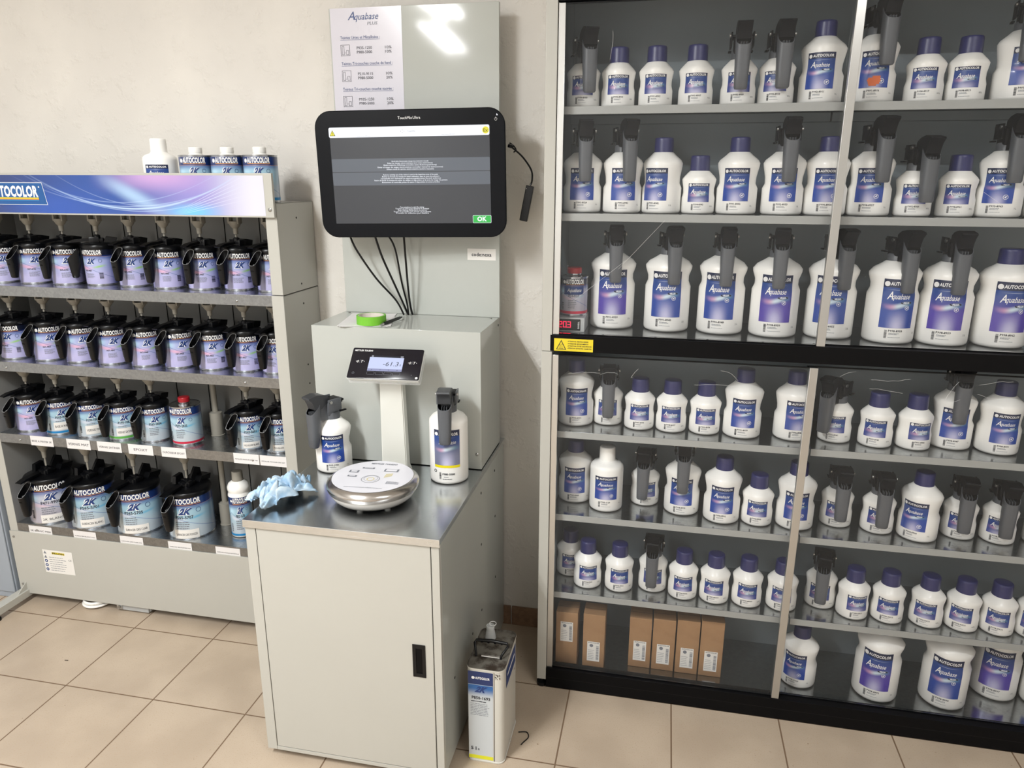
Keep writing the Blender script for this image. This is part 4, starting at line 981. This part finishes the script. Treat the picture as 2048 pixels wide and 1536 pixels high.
# ---------------------------------------------------------------- laminated instruction sheet on the board
g = G(); sx, sz = 1.1690, 1.8560; fn = front(sx, -.0922, sz, .0004); f2 = front(sx, -.0922, sz, .0008); f3 = front(sx, -.0922, sz, .0012)
SW, SHH = .2320, .2960
g.quad(fn, 0, SW, 0, SHH, 'laminate'); T = f3
g.text('A', T, .058, .262, .034, 'print_navy', bold=.0, shear=.35, align='l'); g.text('quabase', T, .080, .262, .027, 'print_navy', bold=.0, shear=.35, align='l', width=.078)
g.text('PLUS', T, .138, .247, .012, 'print_grey', bold=.0, shear=.2, width=.034)
for k, (ti, a, b, c, d) in enumerate((('Teintes Unies et M\u00e9tallis\u00e9es :', 'P935-1250', '10%', 'P980-5000', '10%'), ('Teintes Tri-couches couche de fond :', 'P210-9115', '10%', 'P980-5000', '20%'), ('Teintes Tri-couches couche nacr\u00e9e :', 'P935-1250', '10%', 'P980-5000', '20%'))):
    y = .2085-.0745*k; w = (.130, .168, .168)[k]
    g.text(ti, T, .030, y, .0125, 'print_navy', align='l', width=w); g.quad(T, .030, .030+w, y-.003, y-.0022, 'print_navy')
    yy = y-.030
    g.text(a, T, .083, yy, .0115, 'print_dark', align='l', width=.050); g.text(b, T, .176, yy, .0115, 'print_dark', align='l', width=.021)
    g.text(c, T, .083, yy-.012, .0115, 'print_dark', align='l', width=.050); g.text(d, T, .176, yy-.012, .0115, 'print_dark', align='l', width=.021)
    x0, y0, q = .030, yy-.018, .0008
    for (p0, p1, p2, p3) in ((x0, x0+.030, y0, y0+.032), (x0+.004, x0+.011, y0+.003, y0+.028), (x0+.018, x0+.026, y0+.003, y0+.016)):
        g.quad(T, p0, p1, p2, p2+q, 'print_dark'); g.quad(T, p0, p1, p3-q, p3, 'print_dark'); g.quad(T, p0, p0+q, p2, p3, 'print_dark'); g.quad(T, p1-q, p1, p2, p3, 'print_dark')
    g.disc(T, x0+.0145, y0+.006, .0008, 'print_dark', 8); g.disc(T, x0+.0145, y0+.010, .0008, 'print_dark', 8)
tag(g.obj('instruction_sheet', smooth=False), 'laminated paper sheet of mixing ratios on the board above the touchscreen', 'sign')

# ---------------------------------------------------------------- touchscreen
def RM(yaw, pit, rol): return Matrix.Rotation(math.radians(yaw), 4, 'Z') @ Matrix.Rotation(math.radians(pit), 4, 'X') @ Matrix.Rotation(math.radians(rol), 4, 'Y')
mo = thing('touchscreen_monitor', 'large black touchscreen with grey menu and green OK button mounted on board', 'monitor', (1.457, -.215, 1.660)); mo.rotation_euler = RM(4.5, .8, -.8).to_euler()
def rrect(w, h, r, n=8, cx=0, cz=0):
    P = []
    for (sx_, sz_, a0) in ((1, 1, 0), (-1, 1, 90), (-1, -1, 180), (1, -1, 270)):
        for i in range(n+1):
            a = math.radians(a0+90*i/n); P.append((cx+sx_*(w/2-r)+r*math.cos(a), cz+sz_*(h/2-r)+r*math.sin(a)))
    return P
def slabr(g, w, h, r, y0, y1, m, b=.002, cx=0, cz=0):
    R = [[(x, y, z) for x, z in rrect(w-2*d, h-2*d, max(r-d, .001), 8, cx, cz)] for y, d in ((y0, b), (y0+b*.4, b*.3), (y0+b, 0), (y1-b, 0), (y1, b))]
    g.rings(R, m)
g = G(); slabr(g, .583, .374, .050, 0, .010, 'glass_black', .0025); slabr(g, .575, .366, .048, .0102, .040, 'black_plastic', .010); g.obj('casing', mo, ang=25)
g = G(); F = [front(0, -.0002, 0, .0003*(k+1)) for k in range(5)]
def rq(g, fn, x0, x1, z0, z1, r, m): g.poly(fn, rrect(x1-x0, z1-z0, r, 5, (x0+x1)/2, (z0+z1)/2), m)
g.quad(F[0], -.2455, .2445, -.1443, .1395, 'screen_grey'); rq(g, F[1], -.2475, .2445, .1098, .1390, .005, 'screen_white')
rq(g, F[1], -.2450, .2440, .0100, .0482, .003, 'screen_slate'); rq(g, F[1], -.2450, .2440, -.0300, .0078, .003, 'screen_slate')
rq(g, F[2], .1882, .2450, -.1440, -.1205, .003, 'screen_white'); rq(g, F[3], .1892, .2440, -.1430, -.1215, .0025, 'screen_green')
g.text('OK', F[4], .2166, -.1380, .0185, 'screen_white', bold=.04)
g.poly(F[2], [(-.2450, .1150), (-.2270, .1150), (-.2360, .1320)], 'print_dark'); g.poly(F[3], [(-.2432, .1162), (-.2288, .1162), (-.2360, .1300)], 'screen_yellow'); g.quad(F[4], -.2366, -.2354, .1200, .1260, 'print_dark'); g.disc(F[4], -.2360, .1182, .0008, 'print_dark', 8)
g.disc(F[2], .2331, .1240, .0100, 'screen_yellow', 24); g.text('Ex', F[3], .2331, .1190, .0140, 'print_dark', bold=.0)
g.text('TouchMix', F[2], .009, .1230, .0060, 'print_grey', bold=.0); g.text('Touchscreen for ATEX zones', F[2], -.139, .1120, .0035, 'print_grey', res=1); g.text('Serial Number: 800-1007', F[2], .120, .1130, .0038, 'print_grey', res=1)
for a, b in ((-.0235, .1252), (-.0185, .1285), (-.0185, .1219), (-.0135, .1252)): g.disc(F[2], a, b, .0010, 'print_grey', 8)
ROWS = [(.0390, .114, 'Avoid risk of electrostatic charges (see instruction manual)'), (.0335, .140, 'Eviter les charges electrostatiques (voir notice instructions)'), (.0280, .164, 'Elektrostatische Aufladung vermeiden (siehe Bedienungsanleitung)'), (.0218, .202, 'Evitar el riesgo de cargas electrostaticas (consultar manual de instrucciones)'), (.0160, .146, 'Evitare rischi di cariche elettrostatiche (vedere manuale)'),
        (.0000, .170, 'Remove carrying case if the device is used in the hazardous area of the paint'), (-.0055, .178, 'Retirer la housse de transport avant utilisation dans la zone de peinture'), (-.0110, .187, 'Schutzhulle vor Gebrauch im explosionsgefahrdeten Bereich entfernen'), (-.0165, .227, 'Retire la funda de transporte antes de utilizar el dispositivo en la zona de riesgo de pintura'), (-.0222, .180, 'Rimuovere la custodia prima di usare il dispositivo in area a rischio'),
        (-.0960, .075, 'Press anywhere to start the mixing'), (-.1005, .106, 'Toucher un point pour demarrer le melange'), (-.1050, .092, 'Zum Starten Bildschirm beruhren'), (-.1095, .118, 'Toque la pantalla para iniciar el programa'), (-.1140, .104, 'Toccare lo schermo per iniziare')]
for y, w, tx in ROWS: g.text(tx, F[3], 0, y-.0012, .0056, 'screen_white', bold=.01, width=w, res=1)
g.obj('screen', mo, smooth=False)
g = G(); g.text('TouchMix', F[1], -.009, .1592, .0110, 'print_white', bold=.0, width=.044); g.text('Ultra', F[1], .0265, .1592, .0110, 'print_white', bold=.0, width=.023)
g.obj('lettering', mo, smooth=False)
g = G(); g.disc(F[1], .2639, .1540, .0042, 'print_white', 20, .0036); g.quad(F[2], .2634, .2644, .1545, .1600, 'print_white'); g.poly(F[1], [(.2655, .1640), (.2705, .1640), (.2670, .1700)], 'screen_white'); g.obj('power_symbol', mo, smooth=False)
g = G(); g.box(-.05, .05, .0402, .088, -.05, .05, 'black_plastic', .003); g.box(-.03, .03, .088, .1165, -.03, .03, 'black_plastic', .002); g.obj('wall_mount', mo)

# cables from the touchscreen to the housing
def cable(name, pts, r, label, cat='cable', group=None, m='black_plastic', n=24):
    P = [Vector(p) for p in pts]; out = []
    for i in range(len(P)-1):
        p0, p1, p2, p3 = P[max(i-1, 0)], P[i], P[i+1], P[min(i+2, len(P)-1)]
        for j in range(n//(len(P)-1)+3):
            t = j/(n//(len(P)-1)+3)
            out.append(.5*((2*p1)+(-p0+p2)*t+(2*p0-5*p1+4*p2-p3)*t*t+(-p0+3*p1-3*p2+p3)*t**3))
    out.append(P[-1]); g = G(); g.tube(out, r, m, 8); o = g.obj(name)
    return tag(o, label, cat, group) if label else o
CG = 'black cables below the touchscreen'
cable('power_cable', [(1.232, -.180, 1.474), (1.252, -.175, 1.425), (1.305, -.155, 1.335), (1.360, -.130, 1.262), (1.386, -.126, 1.2115)], .0032, 'leftmost black cable sagging from touchscreen to hole in housing top', 'cable', CG)
cable('power_cable', [(1.318, -.180, 1.474), (1.336, -.170, 1.405), (1.368, -.148, 1.310), (1.388, -.128, 1.245), (1.394, -.110, 1.2115)], .0034, 'second cable from left under the touchscreen, slightly bowed', 'cable', CG)
cable('power_cable', [(1.364, -.180, 1.474), (1.382, -.172, 1.430), (1.392, -.150, 1.320), (1.399, -.128, 1.250), (1.402, -.126, 1.2115)], .0030, 'third cable from left under the touchscreen, curving at top', 'cable', CG)
cable('power_cable', [(1.415, -.180, 1.474), (1.413, -.165, 1.400), (1.411, -.145, 1.300), (1.410, -.125, 1.240), (1.4105, -.110, 1.2115)], .0034, 'rightmost straight cable hanging under the touchscreen', 'cable', CG)
# usb adapter hanging at the right of the touchscreen
us = thing('usb_adapter', 'small black adapter hanging from cable at right of touchscreen', 'adapter', (1.790, -.075, 1.575))
g = G(); M = Matrix.Rotation(math.radians(11), 4, 'Y'); g.box(-.0125, .0125, -.007, .007, -.056, .054, 'black_plastic', .002, M=M); g.quad(plane(M @ Vector((-.010, -.0071, .043)), M.to_3x3() @ Vector((1, 0, 0)), M.to_3x3() @ Vector((0, 0, 1)), .0002), 0, .002, 0, .002, 'print_white'); g.obj('adapter_body', us)
o = cable('adapter_cable', [(1.754, -.168, 1.742), (1.762, -.158, 1.737), (1.785, -.120, 1.712), (1.805, -.085, 1.675), (1.806, -.075, 1.645), (1.8005, -.075, 1.629)], .0028, None); o.parent = us; o.location = (-1.790, .075, -1.575)
o = cable('adapter_plug', [(1.7515, -.172, 1.744), (1.762, -.162, 1.741)], .0055, None); o.parent = us; o.location = (-1.790, .075, -1.575)
o = cable('cable_loop', [(1.7525, -.160, 1.752), (1.762, -.148, 1.744), (1.768, -.143, 1.733), (1.762, -.148, 1.726)], .0022, None); o.parent = us; o.location = (-1.790, .075, -1.575)

# ---------------------------------------------------------------- things on the housing
g = G()
for k, (a, dx) in enumerate(((0, 0), (3, .004), (-2, -.003))):
    M = Matrix.Translation((1.302+dx, -.2225, 1.2083+.0007*k)) @ Matrix.Rotation(math.radians(a+13), 4, 'Z'); g.box(-.075, .075, -.110, .110, 0, .0006, 'paper', 0, M=M)
tag(g.obj('paper_sheets', smooth=False), 'few loose white paper sheets under the green tape on housing', 'paper')
g = G(); c = (1.336, -.284, 1.2108)
R0, R1, hh = .046, .038, .0265
g.rings([[(c[0]+r*math.cos(2*PI*j/48), c[1]+r*math.sin(2*PI*j/48), c[2]+z) for j in range(48)] for r, z in ((R0, 0), (R0, hh), (R1+.0015, hh))], 'tape_green', False, False)
g.rings([[(c[0]+r*math.cos(2*PI*j/48), c[1]+r*math.sin(2*PI*j/48), c[2]+z) for j in range(48)] for r, z in ((R1+.0015, hh), (R1, hh), (R1, 0), (R0, 0))], 'tape_core', False, False)
tag(g.obj('tape_roll'), 'roll of bright green masking tape lying on papers', 'tape')
pn = thing('pen', 'black ballpoint pen with grey tip lying beside the green tape', 'pen', (1.3915, -.262, 1.2158)); pn.rotation_euler = (0, math.radians(-1), math.radians(80))
Mx = Matrix.Rotation(PI/2, 4, 'Y')
g = G(); g.lathe([(.0046, -.045), (.0050, -.030), (.0048, .050), (.0030, .060), (.0028, .068)], 'black_plastic', 16, M=Mx); g.obj('barrel', pn)
g = G(); g.lathe([(.0008, -.066), (.0022, -.062), (.0044, -.0455)], 'alu_strip', 16, M=Mx); g.obj('tip', pn)
g = G(); g.box(.015, .058, -.0010, .0010, .0046, .0060, 'alu_strip', .0004); g.obj('clip', pn)

# ---------------------------------------------------------------- precision scale
sc = thing('precision_scale', 'round white and steel weighing scale with papered top on worktop', 'scale', (1.452, -.605, .7683))
g = G(); g.lathe([(.085, .008), (.104, .010), (.114, .019), (.1225, .033), (.1235, .0375)], 'white_plastic', 64); g.obj('base', sc, ang=50)
g = G(); g.lathe([(.1235, .0380), (.1265, .0385), (.1295, .0460), (.1305, .0520), (.1290, .0570), (.1225, .0635), (.1170, .0672), (.1150, .0680)], 'brushed_steel', 72); g.obj('weighing_pan', sc, ang=50)
for a in (200, 262, 320, 30, 100, 160): g = G(); g.lathe([(.008, 0), (.008, .008), (.007, .0118)], 'white_plastic', 16, (.078*math.cos(math.radians(a)), .078*math.sin(math.radians(a)), 0)); g.obj('foot', sc)
g = G(); fn = plane((0, 0, .0680), (math.cos(.07), math.sin(.07), 0), (-math.sin(.07), math.cos(.07), 0), .0004); fp = plane((0, 0, .0680), (math.cos(.07), math.sin(.07), 0), (-math.sin(.07), math.cos(.07), 0), .0009)
g.disc(fn, 0, 0, .1145, 'pan_paper', 72)
g.text('METTLER TOLEDO', fp, .006, .086, .0125, 'print_grey', bold=.03, shear=.2, width=.078); g.text('www.mt.com/automotive-refinish-training.com', fp, -.003, -.083, .0080, 'print_grey', bold=.0, shear=.1, width=.108)
for x0, x1, y0, y1 in ((-.048, -.012, .050, .060), (.020, .062, .036, .056), (-.078, -.050, .018, .034), (-.072, -.045, -.012, -.002)):
    g.quad(fp, x0, x1, y0, y1, 'print_grey'); g.quad(plane((0, 0, .0680), (math.cos(.07), math.sin(.07), 0), (-math.sin(.07), math.cos(.07), 0), .0013), x0+.005, x1-.005, y0+.0025, y1-.0025, 'pan_paper')
g.disc(fp, .0, -.022, .026, 'print_grey', 32, .0245); g.disc(fp, .0, -.018, .020, 'print_grey', 24, .0192)
for k in range(5): g.quad(fp, .034+.004*k, .036+.004*k, -.008+.003*k, .020+.001*k, 'pan_yellow')
g.disc(fp, .0, -.022, .011, 'pan_yellow', 20, .009); fine_print(g, fp, .050, .088, -.048, -.030, 4, 'print_grey', 5)
g.obj('pan_paper_cover', sc, smooth=False)
# stand and display of the scale
st = thing('scale_terminal', 'black weight display reading -61.3 g on white column behind scale', 'display', (1.441, -.405, .7683))
def loft_box(g, secs, m):
    g.rings([[(x0, y0, z), (x1, y0, z), (x1, y1, z), (x0, y1, z)] for x0, x1, y0, y1, z in secs], m)
g = G(); loft_box(g, [(-.043, .047, -.022, .028, 0), (-.043, .047, -.022, .028, .010), (-.040, .041, -.006, .026, .02), (-.036, .036, -.008, .022, .30), (-.036, .036, -.030, .010, .345)], 'column_white')
bmesh.ops.bevel(g.bm, geom=g.bm.edges[:], offset=.003, segments=2, affect='EDGES'); g.obj('column', st, ang=40)
tm = Matrix.Translation((1.439, -.440, 1.124)) @ RM(4, -46.7, 0)
def tobj(g, name, parent=None, **k):
    me = g.me(name, **k); me.transform(Matrix.Translation((-1.441, .405, -.7683)) @ tm); return link(name, me, parent or st)
g = G(); slabr(g, .217, .106, .005, 0, .003, 'display_black', .0008); slabr(g, .213, .102, .005, .0035, .022, 'column_white', .002); hs = tobj(g, 'display_housing', ang=40)
g = G(); slabr(g, .221, .110, .006, .0025, .026, 'clear_cover', .0015); tobj(g, 'clear_cover', hs, ang=40)
g = G(); D = [front(0, 0, 0, .0003*(k+1)) for k in range(5)]
g.quad(D[0], -.0512, .0530, -.0268, .0210, 'lcd'); g.quad(D[1], -.0512, .0530, -.0268, -.0190, 'lcd_grey'); g.quad(D[0], -.0470, .0515, .0212, .0275, 'lcd_dark'); g.quad(D[1], -.0465, -.0400, .0215, .0270, 'print_grey'); g.quad(D[1], .0420, .0505, .0215, .0270, 'print_grey')
g.text('-61.3', D[1], .0165, -.0085, .0215, 'print_dark', shear=.15, bold=-.005, width=.047); g.text('g', D[1], .0455, -.0060, .009, 'print_dark')
g.text('METTLER TOLEDO', D[0], -.074, .0405, .0075, 'print_white', bold=.025, width=.055)
for x in (-.0793, .0798):
    g.text('0', D[0], x-.006, .0005, .0125, 'print_white', shear=.2); g.text('T', D[0], x+.007, .0005, .0125, 'print_white', shear=.2); g.quad(D[0], x-.0002, x+.0004, -.001, .0115, 'print_grey'); g.poly(D[0], [(x-.0125, .005), (x-.0105, .0062), (x-.0105, .0038)], 'print_white'); g.poly(D[0], [(x+.0145, .005), (x+.0125, .0062), (x+.0125, .0038)], 'print_white')
for k in range(4):
    x = -.0391+.0259*k; P_ = rrect(.0225, .0095, .002, 3, x, -.0345); Q_ = rrect(.0215, .0085, .0016, 3, x, -.0345)
    for i in range(len(P_)): j = (i+1) % len(P_); g.poly(D[0], [P_[i], P_[j], Q_[j], Q_[i]], 'print_grey')
    g.disc(D[2], x+.001, -.0228, .0018, 'print_dark', 8, .0012)
g.disc(D[0], -.0916, -.036, .0036, 'print_grey', 20, .003); g.quad(D[1], -.0919, -.0913, -.036, -.0315, 'print_grey'); g.disc(D[0], .1008, -.0462, .0038, 'print_white', 20); g.disc(D[0], .0845, -.0368, .0006, 'print_white', 8)
tobj(g, 'readout', hs, smooth=False)

# ---------------------------------------------------------------- bottles, rag on the worktop
MESH['lab_W1'] = label_mesh('W', 'label_art_violet')
make_bottle('M', 'D', (1.2425, -.412, .7684), math.radians(22), math.radians(-28), 'crumpled white bottle with grey pouring handle behind the blue wipe', 'bottles on the worktop', 'P935-1250', 93)
# the cylindrical bottle right of the scale
PROF['V'] = [(0,.053,.053,0),(.004,.0572,.0572,0),(.010,.058,.058,0),(.182,.058,.058,0),(.192,.057,.057,0),(.203,.048,.048,0),(.211,.034,.034,0),(.214,.028,.028,0),(.216,.024,.024,0),(.232,.024,.024,0)]
NECK['V'] = .212; LAB['V'] = (.040, .062, .172); R_V = .058
def wrap(k, off=.0007, _R={'S': .046, 'M': .055, 'L': .0665, 'W': .053, 'V': .058}):
    R = _R[k]
    def fn(x, y):
        th = x/(abs(bsurf(k, .5, y).x)/math.sin(.5)); p = bsurf(k, th, y); return p+Vector((math.sin(th), -math.cos(th), 0))*off
    return fn
MESH['bodyV'] = body_mesh('V'); 
g = G(); w, z0, z1 = LAB['V']; g.patch(wrap('V'), -w, w, z0, z1, 'label_art_grey', 12, 12); g.patch(wrap('V'), -w, w, z0-.008, z0-.0002, 'stripe_yellow', 12, 1); T = wrap('V', .0011)
badge(g, T, -w*.78, z1-.0125, .0055); g.text('AUTOCOLOR', T, -w*.60, z1-.0165, .0125, 'print_white', bold=.035, shear=.08, align='l', width=w*1.45); g.text('A', T, -w*.6, z1-.044, .025, 'print_white', shear=.35, align='l', width=w*.33); g.text('quabase', T, -w*.3, z1-.043, .017, 'print_white', shear=.38, align='l', width=w)
MESH['lab_V0'] = g.me('bottle_label', ang=60)
def code_V(t, lrot):
    g = G(); T = wrap('V'); barcode(g, T, -.024, -.018, .018, .040, 'print_dark', 14, True, 4); g.text('P980-5000', T, -.014, .031, .0085, 'print_dark', bold=.02, align='l'); fine_print(g, T, -.010, .008, .024, .028, 1); fine_print(g, T, -.014, .022, .017, .021, 1, 'print_dark'); g.disc(T, -.038, .042, .005, 'print_dark', 14, .003)
    c = g.obj('product_code', t, ang=60); c.rotation_euler.z = lrot
t = thing('paint_bottle', 'white cylindrical bottle with yellow-striped label and grey handle right of scale', 'bottle', (1.6200, -.4140, .7684), 0, 'bottles on the worktop')
lr = math.radians(10)
for nm, key in (('bottle_body', 'bodyV'), ('bottle_label', 'lab_V0')): o = link(nm, MESH[key], t); o.rotation_euler.z = lr
code_V(t, lr); d = link('pouring_lid', MESH['disp'], t, (0, 0, NECK['V'])); d.rotation_euler.z = math.radians(8); link('thumb_lever', MESH['lever'], d)
# crumpled wipe
rnd = random.Random(11); g = G(); n = 56; V = []
from mathutils import noise as mn
def lump(x, y, cx, cy, rx, ry): return max(0, 1-((x-cx)/rx)**2-((y-cy)/ry)**2)
for i in range(n+1):
    for j in range(n+1):
        a = i/n*2-1; b = j/n*2-1
        r = math.sqrt(a*a+b*b)/1.25; th = math.atan2(b, a)
        fold = math.sin(th*7+3*r)*.5+math.sin(th*11-5*r)*.35
        px = a*.070*(1-.30*r)+.014*fold*r; py = b*.112*(1-.28*r)+.016*math.sin(th*9+2)*r
        nz = mn.fractal(Vector((a*2.4, b*2.4, 1.7)), 1, 2, 4)
        rid = abs(mn.noise(Vector((a*3.3+9, b*3.3, 4))))*1.6+abs(mn.noise(Vector((a*7+2, b*7, 8))))*.5
        h = .006+.060*max(0, 1-r*1.02)**.55*(.50+.75*rid)+.010*max(0, nz)+.012*abs(fold)*r*(1.1-r if r < 1.1 else 0)
        ang = math.radians(-24); x = px*math.cos(ang)-py*math.sin(ang); y = px*math.sin(ang)+py*math.cos(ang)
        X, Y = 1.197+x, -.662+y
        X = min(X, 1.315); Zb = .7695
        if X < 1.157-.0: h = max(h, .010)
        V.append((X, Y, Zb+max(h, .0015)))
F = [(i*(n+1)+j, (i+1)*(n+1)+j, (i+1)*(n+1)+j+1, i*(n+1)+j+1) for i in range(n) for j in range(n)]
g.mesh(V, F, 'blue_wipe'); o = g.obj('cleaning_wipe', ang=180)
so = o.modifiers.new('thickness', 'SOLIDIFY'); so.thickness = .0008; so.offset = 1
tag(o, 'crumpled pale blue cleaning wipe on left front corner of worktop', 'cloth')

# ---------------------------------------------------------------- five-litre can on the floor
jc = thing('jerrycan', 'dirty five litre metal can with black handle on floor right of cabinet', 'can', (1.7965, -.6000, 0)); JZ = .318
def rr2(w, h, r, z, n=6): return [(x, y, z) for x, y in rrect(w, h, r, n)]
g = G(); W_, D_ = .112, .196
g.rings([rr2(W_-.002, D_-.002, .020, .0), rr2(W_, D_, .021, .002), rr2(W_, D_, .021, .005), rr2(W_-.004, D_-.004, .019, .006), rr2(W_-.004, D_-.004, .019, JZ-.006), rr2(W_, D_, .021, JZ-.004), rr2(W_, D_, .021, JZ)], 'jerrycan_tin', True, False)
g.obj('can_body', jc, ang=40)
g = G(); g.rings([rr2(W_, D_, .021, JZ), rr2(W_-.003, D_-.003, .0195, JZ+.0005), rr2(W_-.005, D_-.005, .018, JZ-.005)], 'jerrycan_top', False, True)
g.prism([(-.030, JZ-.0049), (.0, JZ-.0049), (-.002, JZ-.002), (-.028, JZ-.002)], 'x', -.026, .030, 'jerrycan_top'); g.obj('can_lid', jc, ang=40)
g = G(); F = front(0, -D_/2+.0018, 0, .0004); T = front(0, -D_/2+.0018, 0, .0009); x0, x1 = -.049, .024
g.patch(F, x0, x1, .010, JZ-.010, 'jerrycan_art', 1, 1); cx = (x0+x1)/2
g.text('AUTOCOLOR', T, cx+.006, .2835, .0105, 'print_white', bold=.04, width=.042); g.disc(T, cx-.0215, .287, .0048, 'print_white', 16)
g.text('2K', T, cx+.002, .2405, .026, 'print_navy', bold=.05, shear=.6, width=.040); g.text('P850-1693', T, cx+.001, .2160, .0135, 'print_dark', bold=.03, width=.054); fine_print(g, T, cx-.028, cx+.030, .2075, .2125, 1, 'print_dark', 2, .5)
fine_print(g, T, cx-.030, cx+.032, .162, .205, 8, 'print_grey', 6, .28); g.text('5 l', T, cx-.022, .040, .0165, 'print_dark', bold=.03); g.text('e', T, cx-.007, .040, .014, 'print_dark'); g.obj('front_label', jc, smooth=False)
g = G(); T = plane((W_/2-.0018, 0, 0), (0, 1, 0), (0, 0, 1), .0006); g.quad(T, -.060, .070, JZ-.082, JZ-.022, 'print_navy'); g.quad(plane((W_/2-.0018, 0, 0), (0, 1, 0), (0, 0, 1), .001), -.045, .055, JZ-.052, JZ-.044, 'print_white'); g.obj('side_label', jc, smooth=False)
g = G(); T = front(0, -D_/2+.0018, 0, .0012); g.quad(T, .0265, .0280, .008, JZ-.007, 'rust'); 
for i in range(22): a, b = .030+rnd.uniform(0, .014), JZ-.012-abs(rnd.gauss(0, .007)); g.disc(T, a, b, rnd.uniform(.0006, .002), 'rust', 7)
g.obj('seam_stain', jc, smooth=False)
g = G(); pts = [(-.040, -.036, JZ-.004), (-.041, -.034, JZ+.004), (-.050, -.014, JZ+.024), (-.046, -.008, JZ+.029), (0, -.006, JZ+.031), (.046, -.008, JZ+.029), (.050, -.014, JZ+.024), (.034, -.036, JZ+.004), (.033, -.037, JZ-.004)]
g.tube(pts, [.0035, .0035, .0038, .0045, .0055, .0045, .0038, .0035, .0035], 'black_plastic', 10)
for x in (-.030, -.010, .010, .030): g.lathe([(.001, -.007), (.0045, -.003), (.0052, 0)], 'black_plastic', 12, (x, -.007, JZ+.028))
g.obj('carry_handle', jc, ang=50)
g = G(); g.tube([(-.024, -.037, JZ-.001), (.030, -.037, JZ-.001)], .0022, 'alu_strip', 8); g.obj('handle_bracket', jc)
g = G(); g.lathe([(.017, JZ-.005), (.0155, JZ+.004), (.0130, JZ+.018), (.0120, JZ+.022)], 'cloudy_plastic', 24, (-.020, .060, 0)); g.lathe([(.0120, JZ+.022), (.0125, JZ+.023), (.0125, JZ+.036), (.0105, JZ+.036), (.0105, JZ+.024)], 'cloudy_plastic', 24, (-.020, .060, 0), cap1=True)
R = [Vector((-.013+.0100*math.cos(2*PI*k/24), .062+.0085*math.sin(2*PI*k/24), JZ+.042+.002*math.sin(2*PI*k/24))) for k in range(25)]
g.tube(R, .0011, 'print_white', 6); g.tube([(-.0035, .062, JZ+.042), (-.0075, .060, JZ+.036)], .0011, 'print_white', 6); g.obj('pouring_spout', jc, ang=50)
cable('wire_piece', [(1.868, -.560, .0022), (1.893, -.555, .0022), (1.902, -.575, .0022), (1.890, -.600, .0022), (1.886, -.610, .0022)], .0016, 'short dark bent wire lying on floor beside the metal can', 'wire')
# specks of debris on the floor
for (x, y, a, L_) in ((.232, -.55, .1, .013), (.16, -.905, 1.0, .010)):
    g = G(); g.box(-L_/2, L_/2, -.0012, .0012, .0, .0016, 'rust', .0004, M=Matrix.Translation((x, y, .0002)) @ Matrix.Rotation(a, 4, 'Z')); tag(g.obj('debris_chip'), 'tiny dark chip on tiles %s' % ('below the mixing rack' if a < .5 else 'near lower left edge'), 'debris')
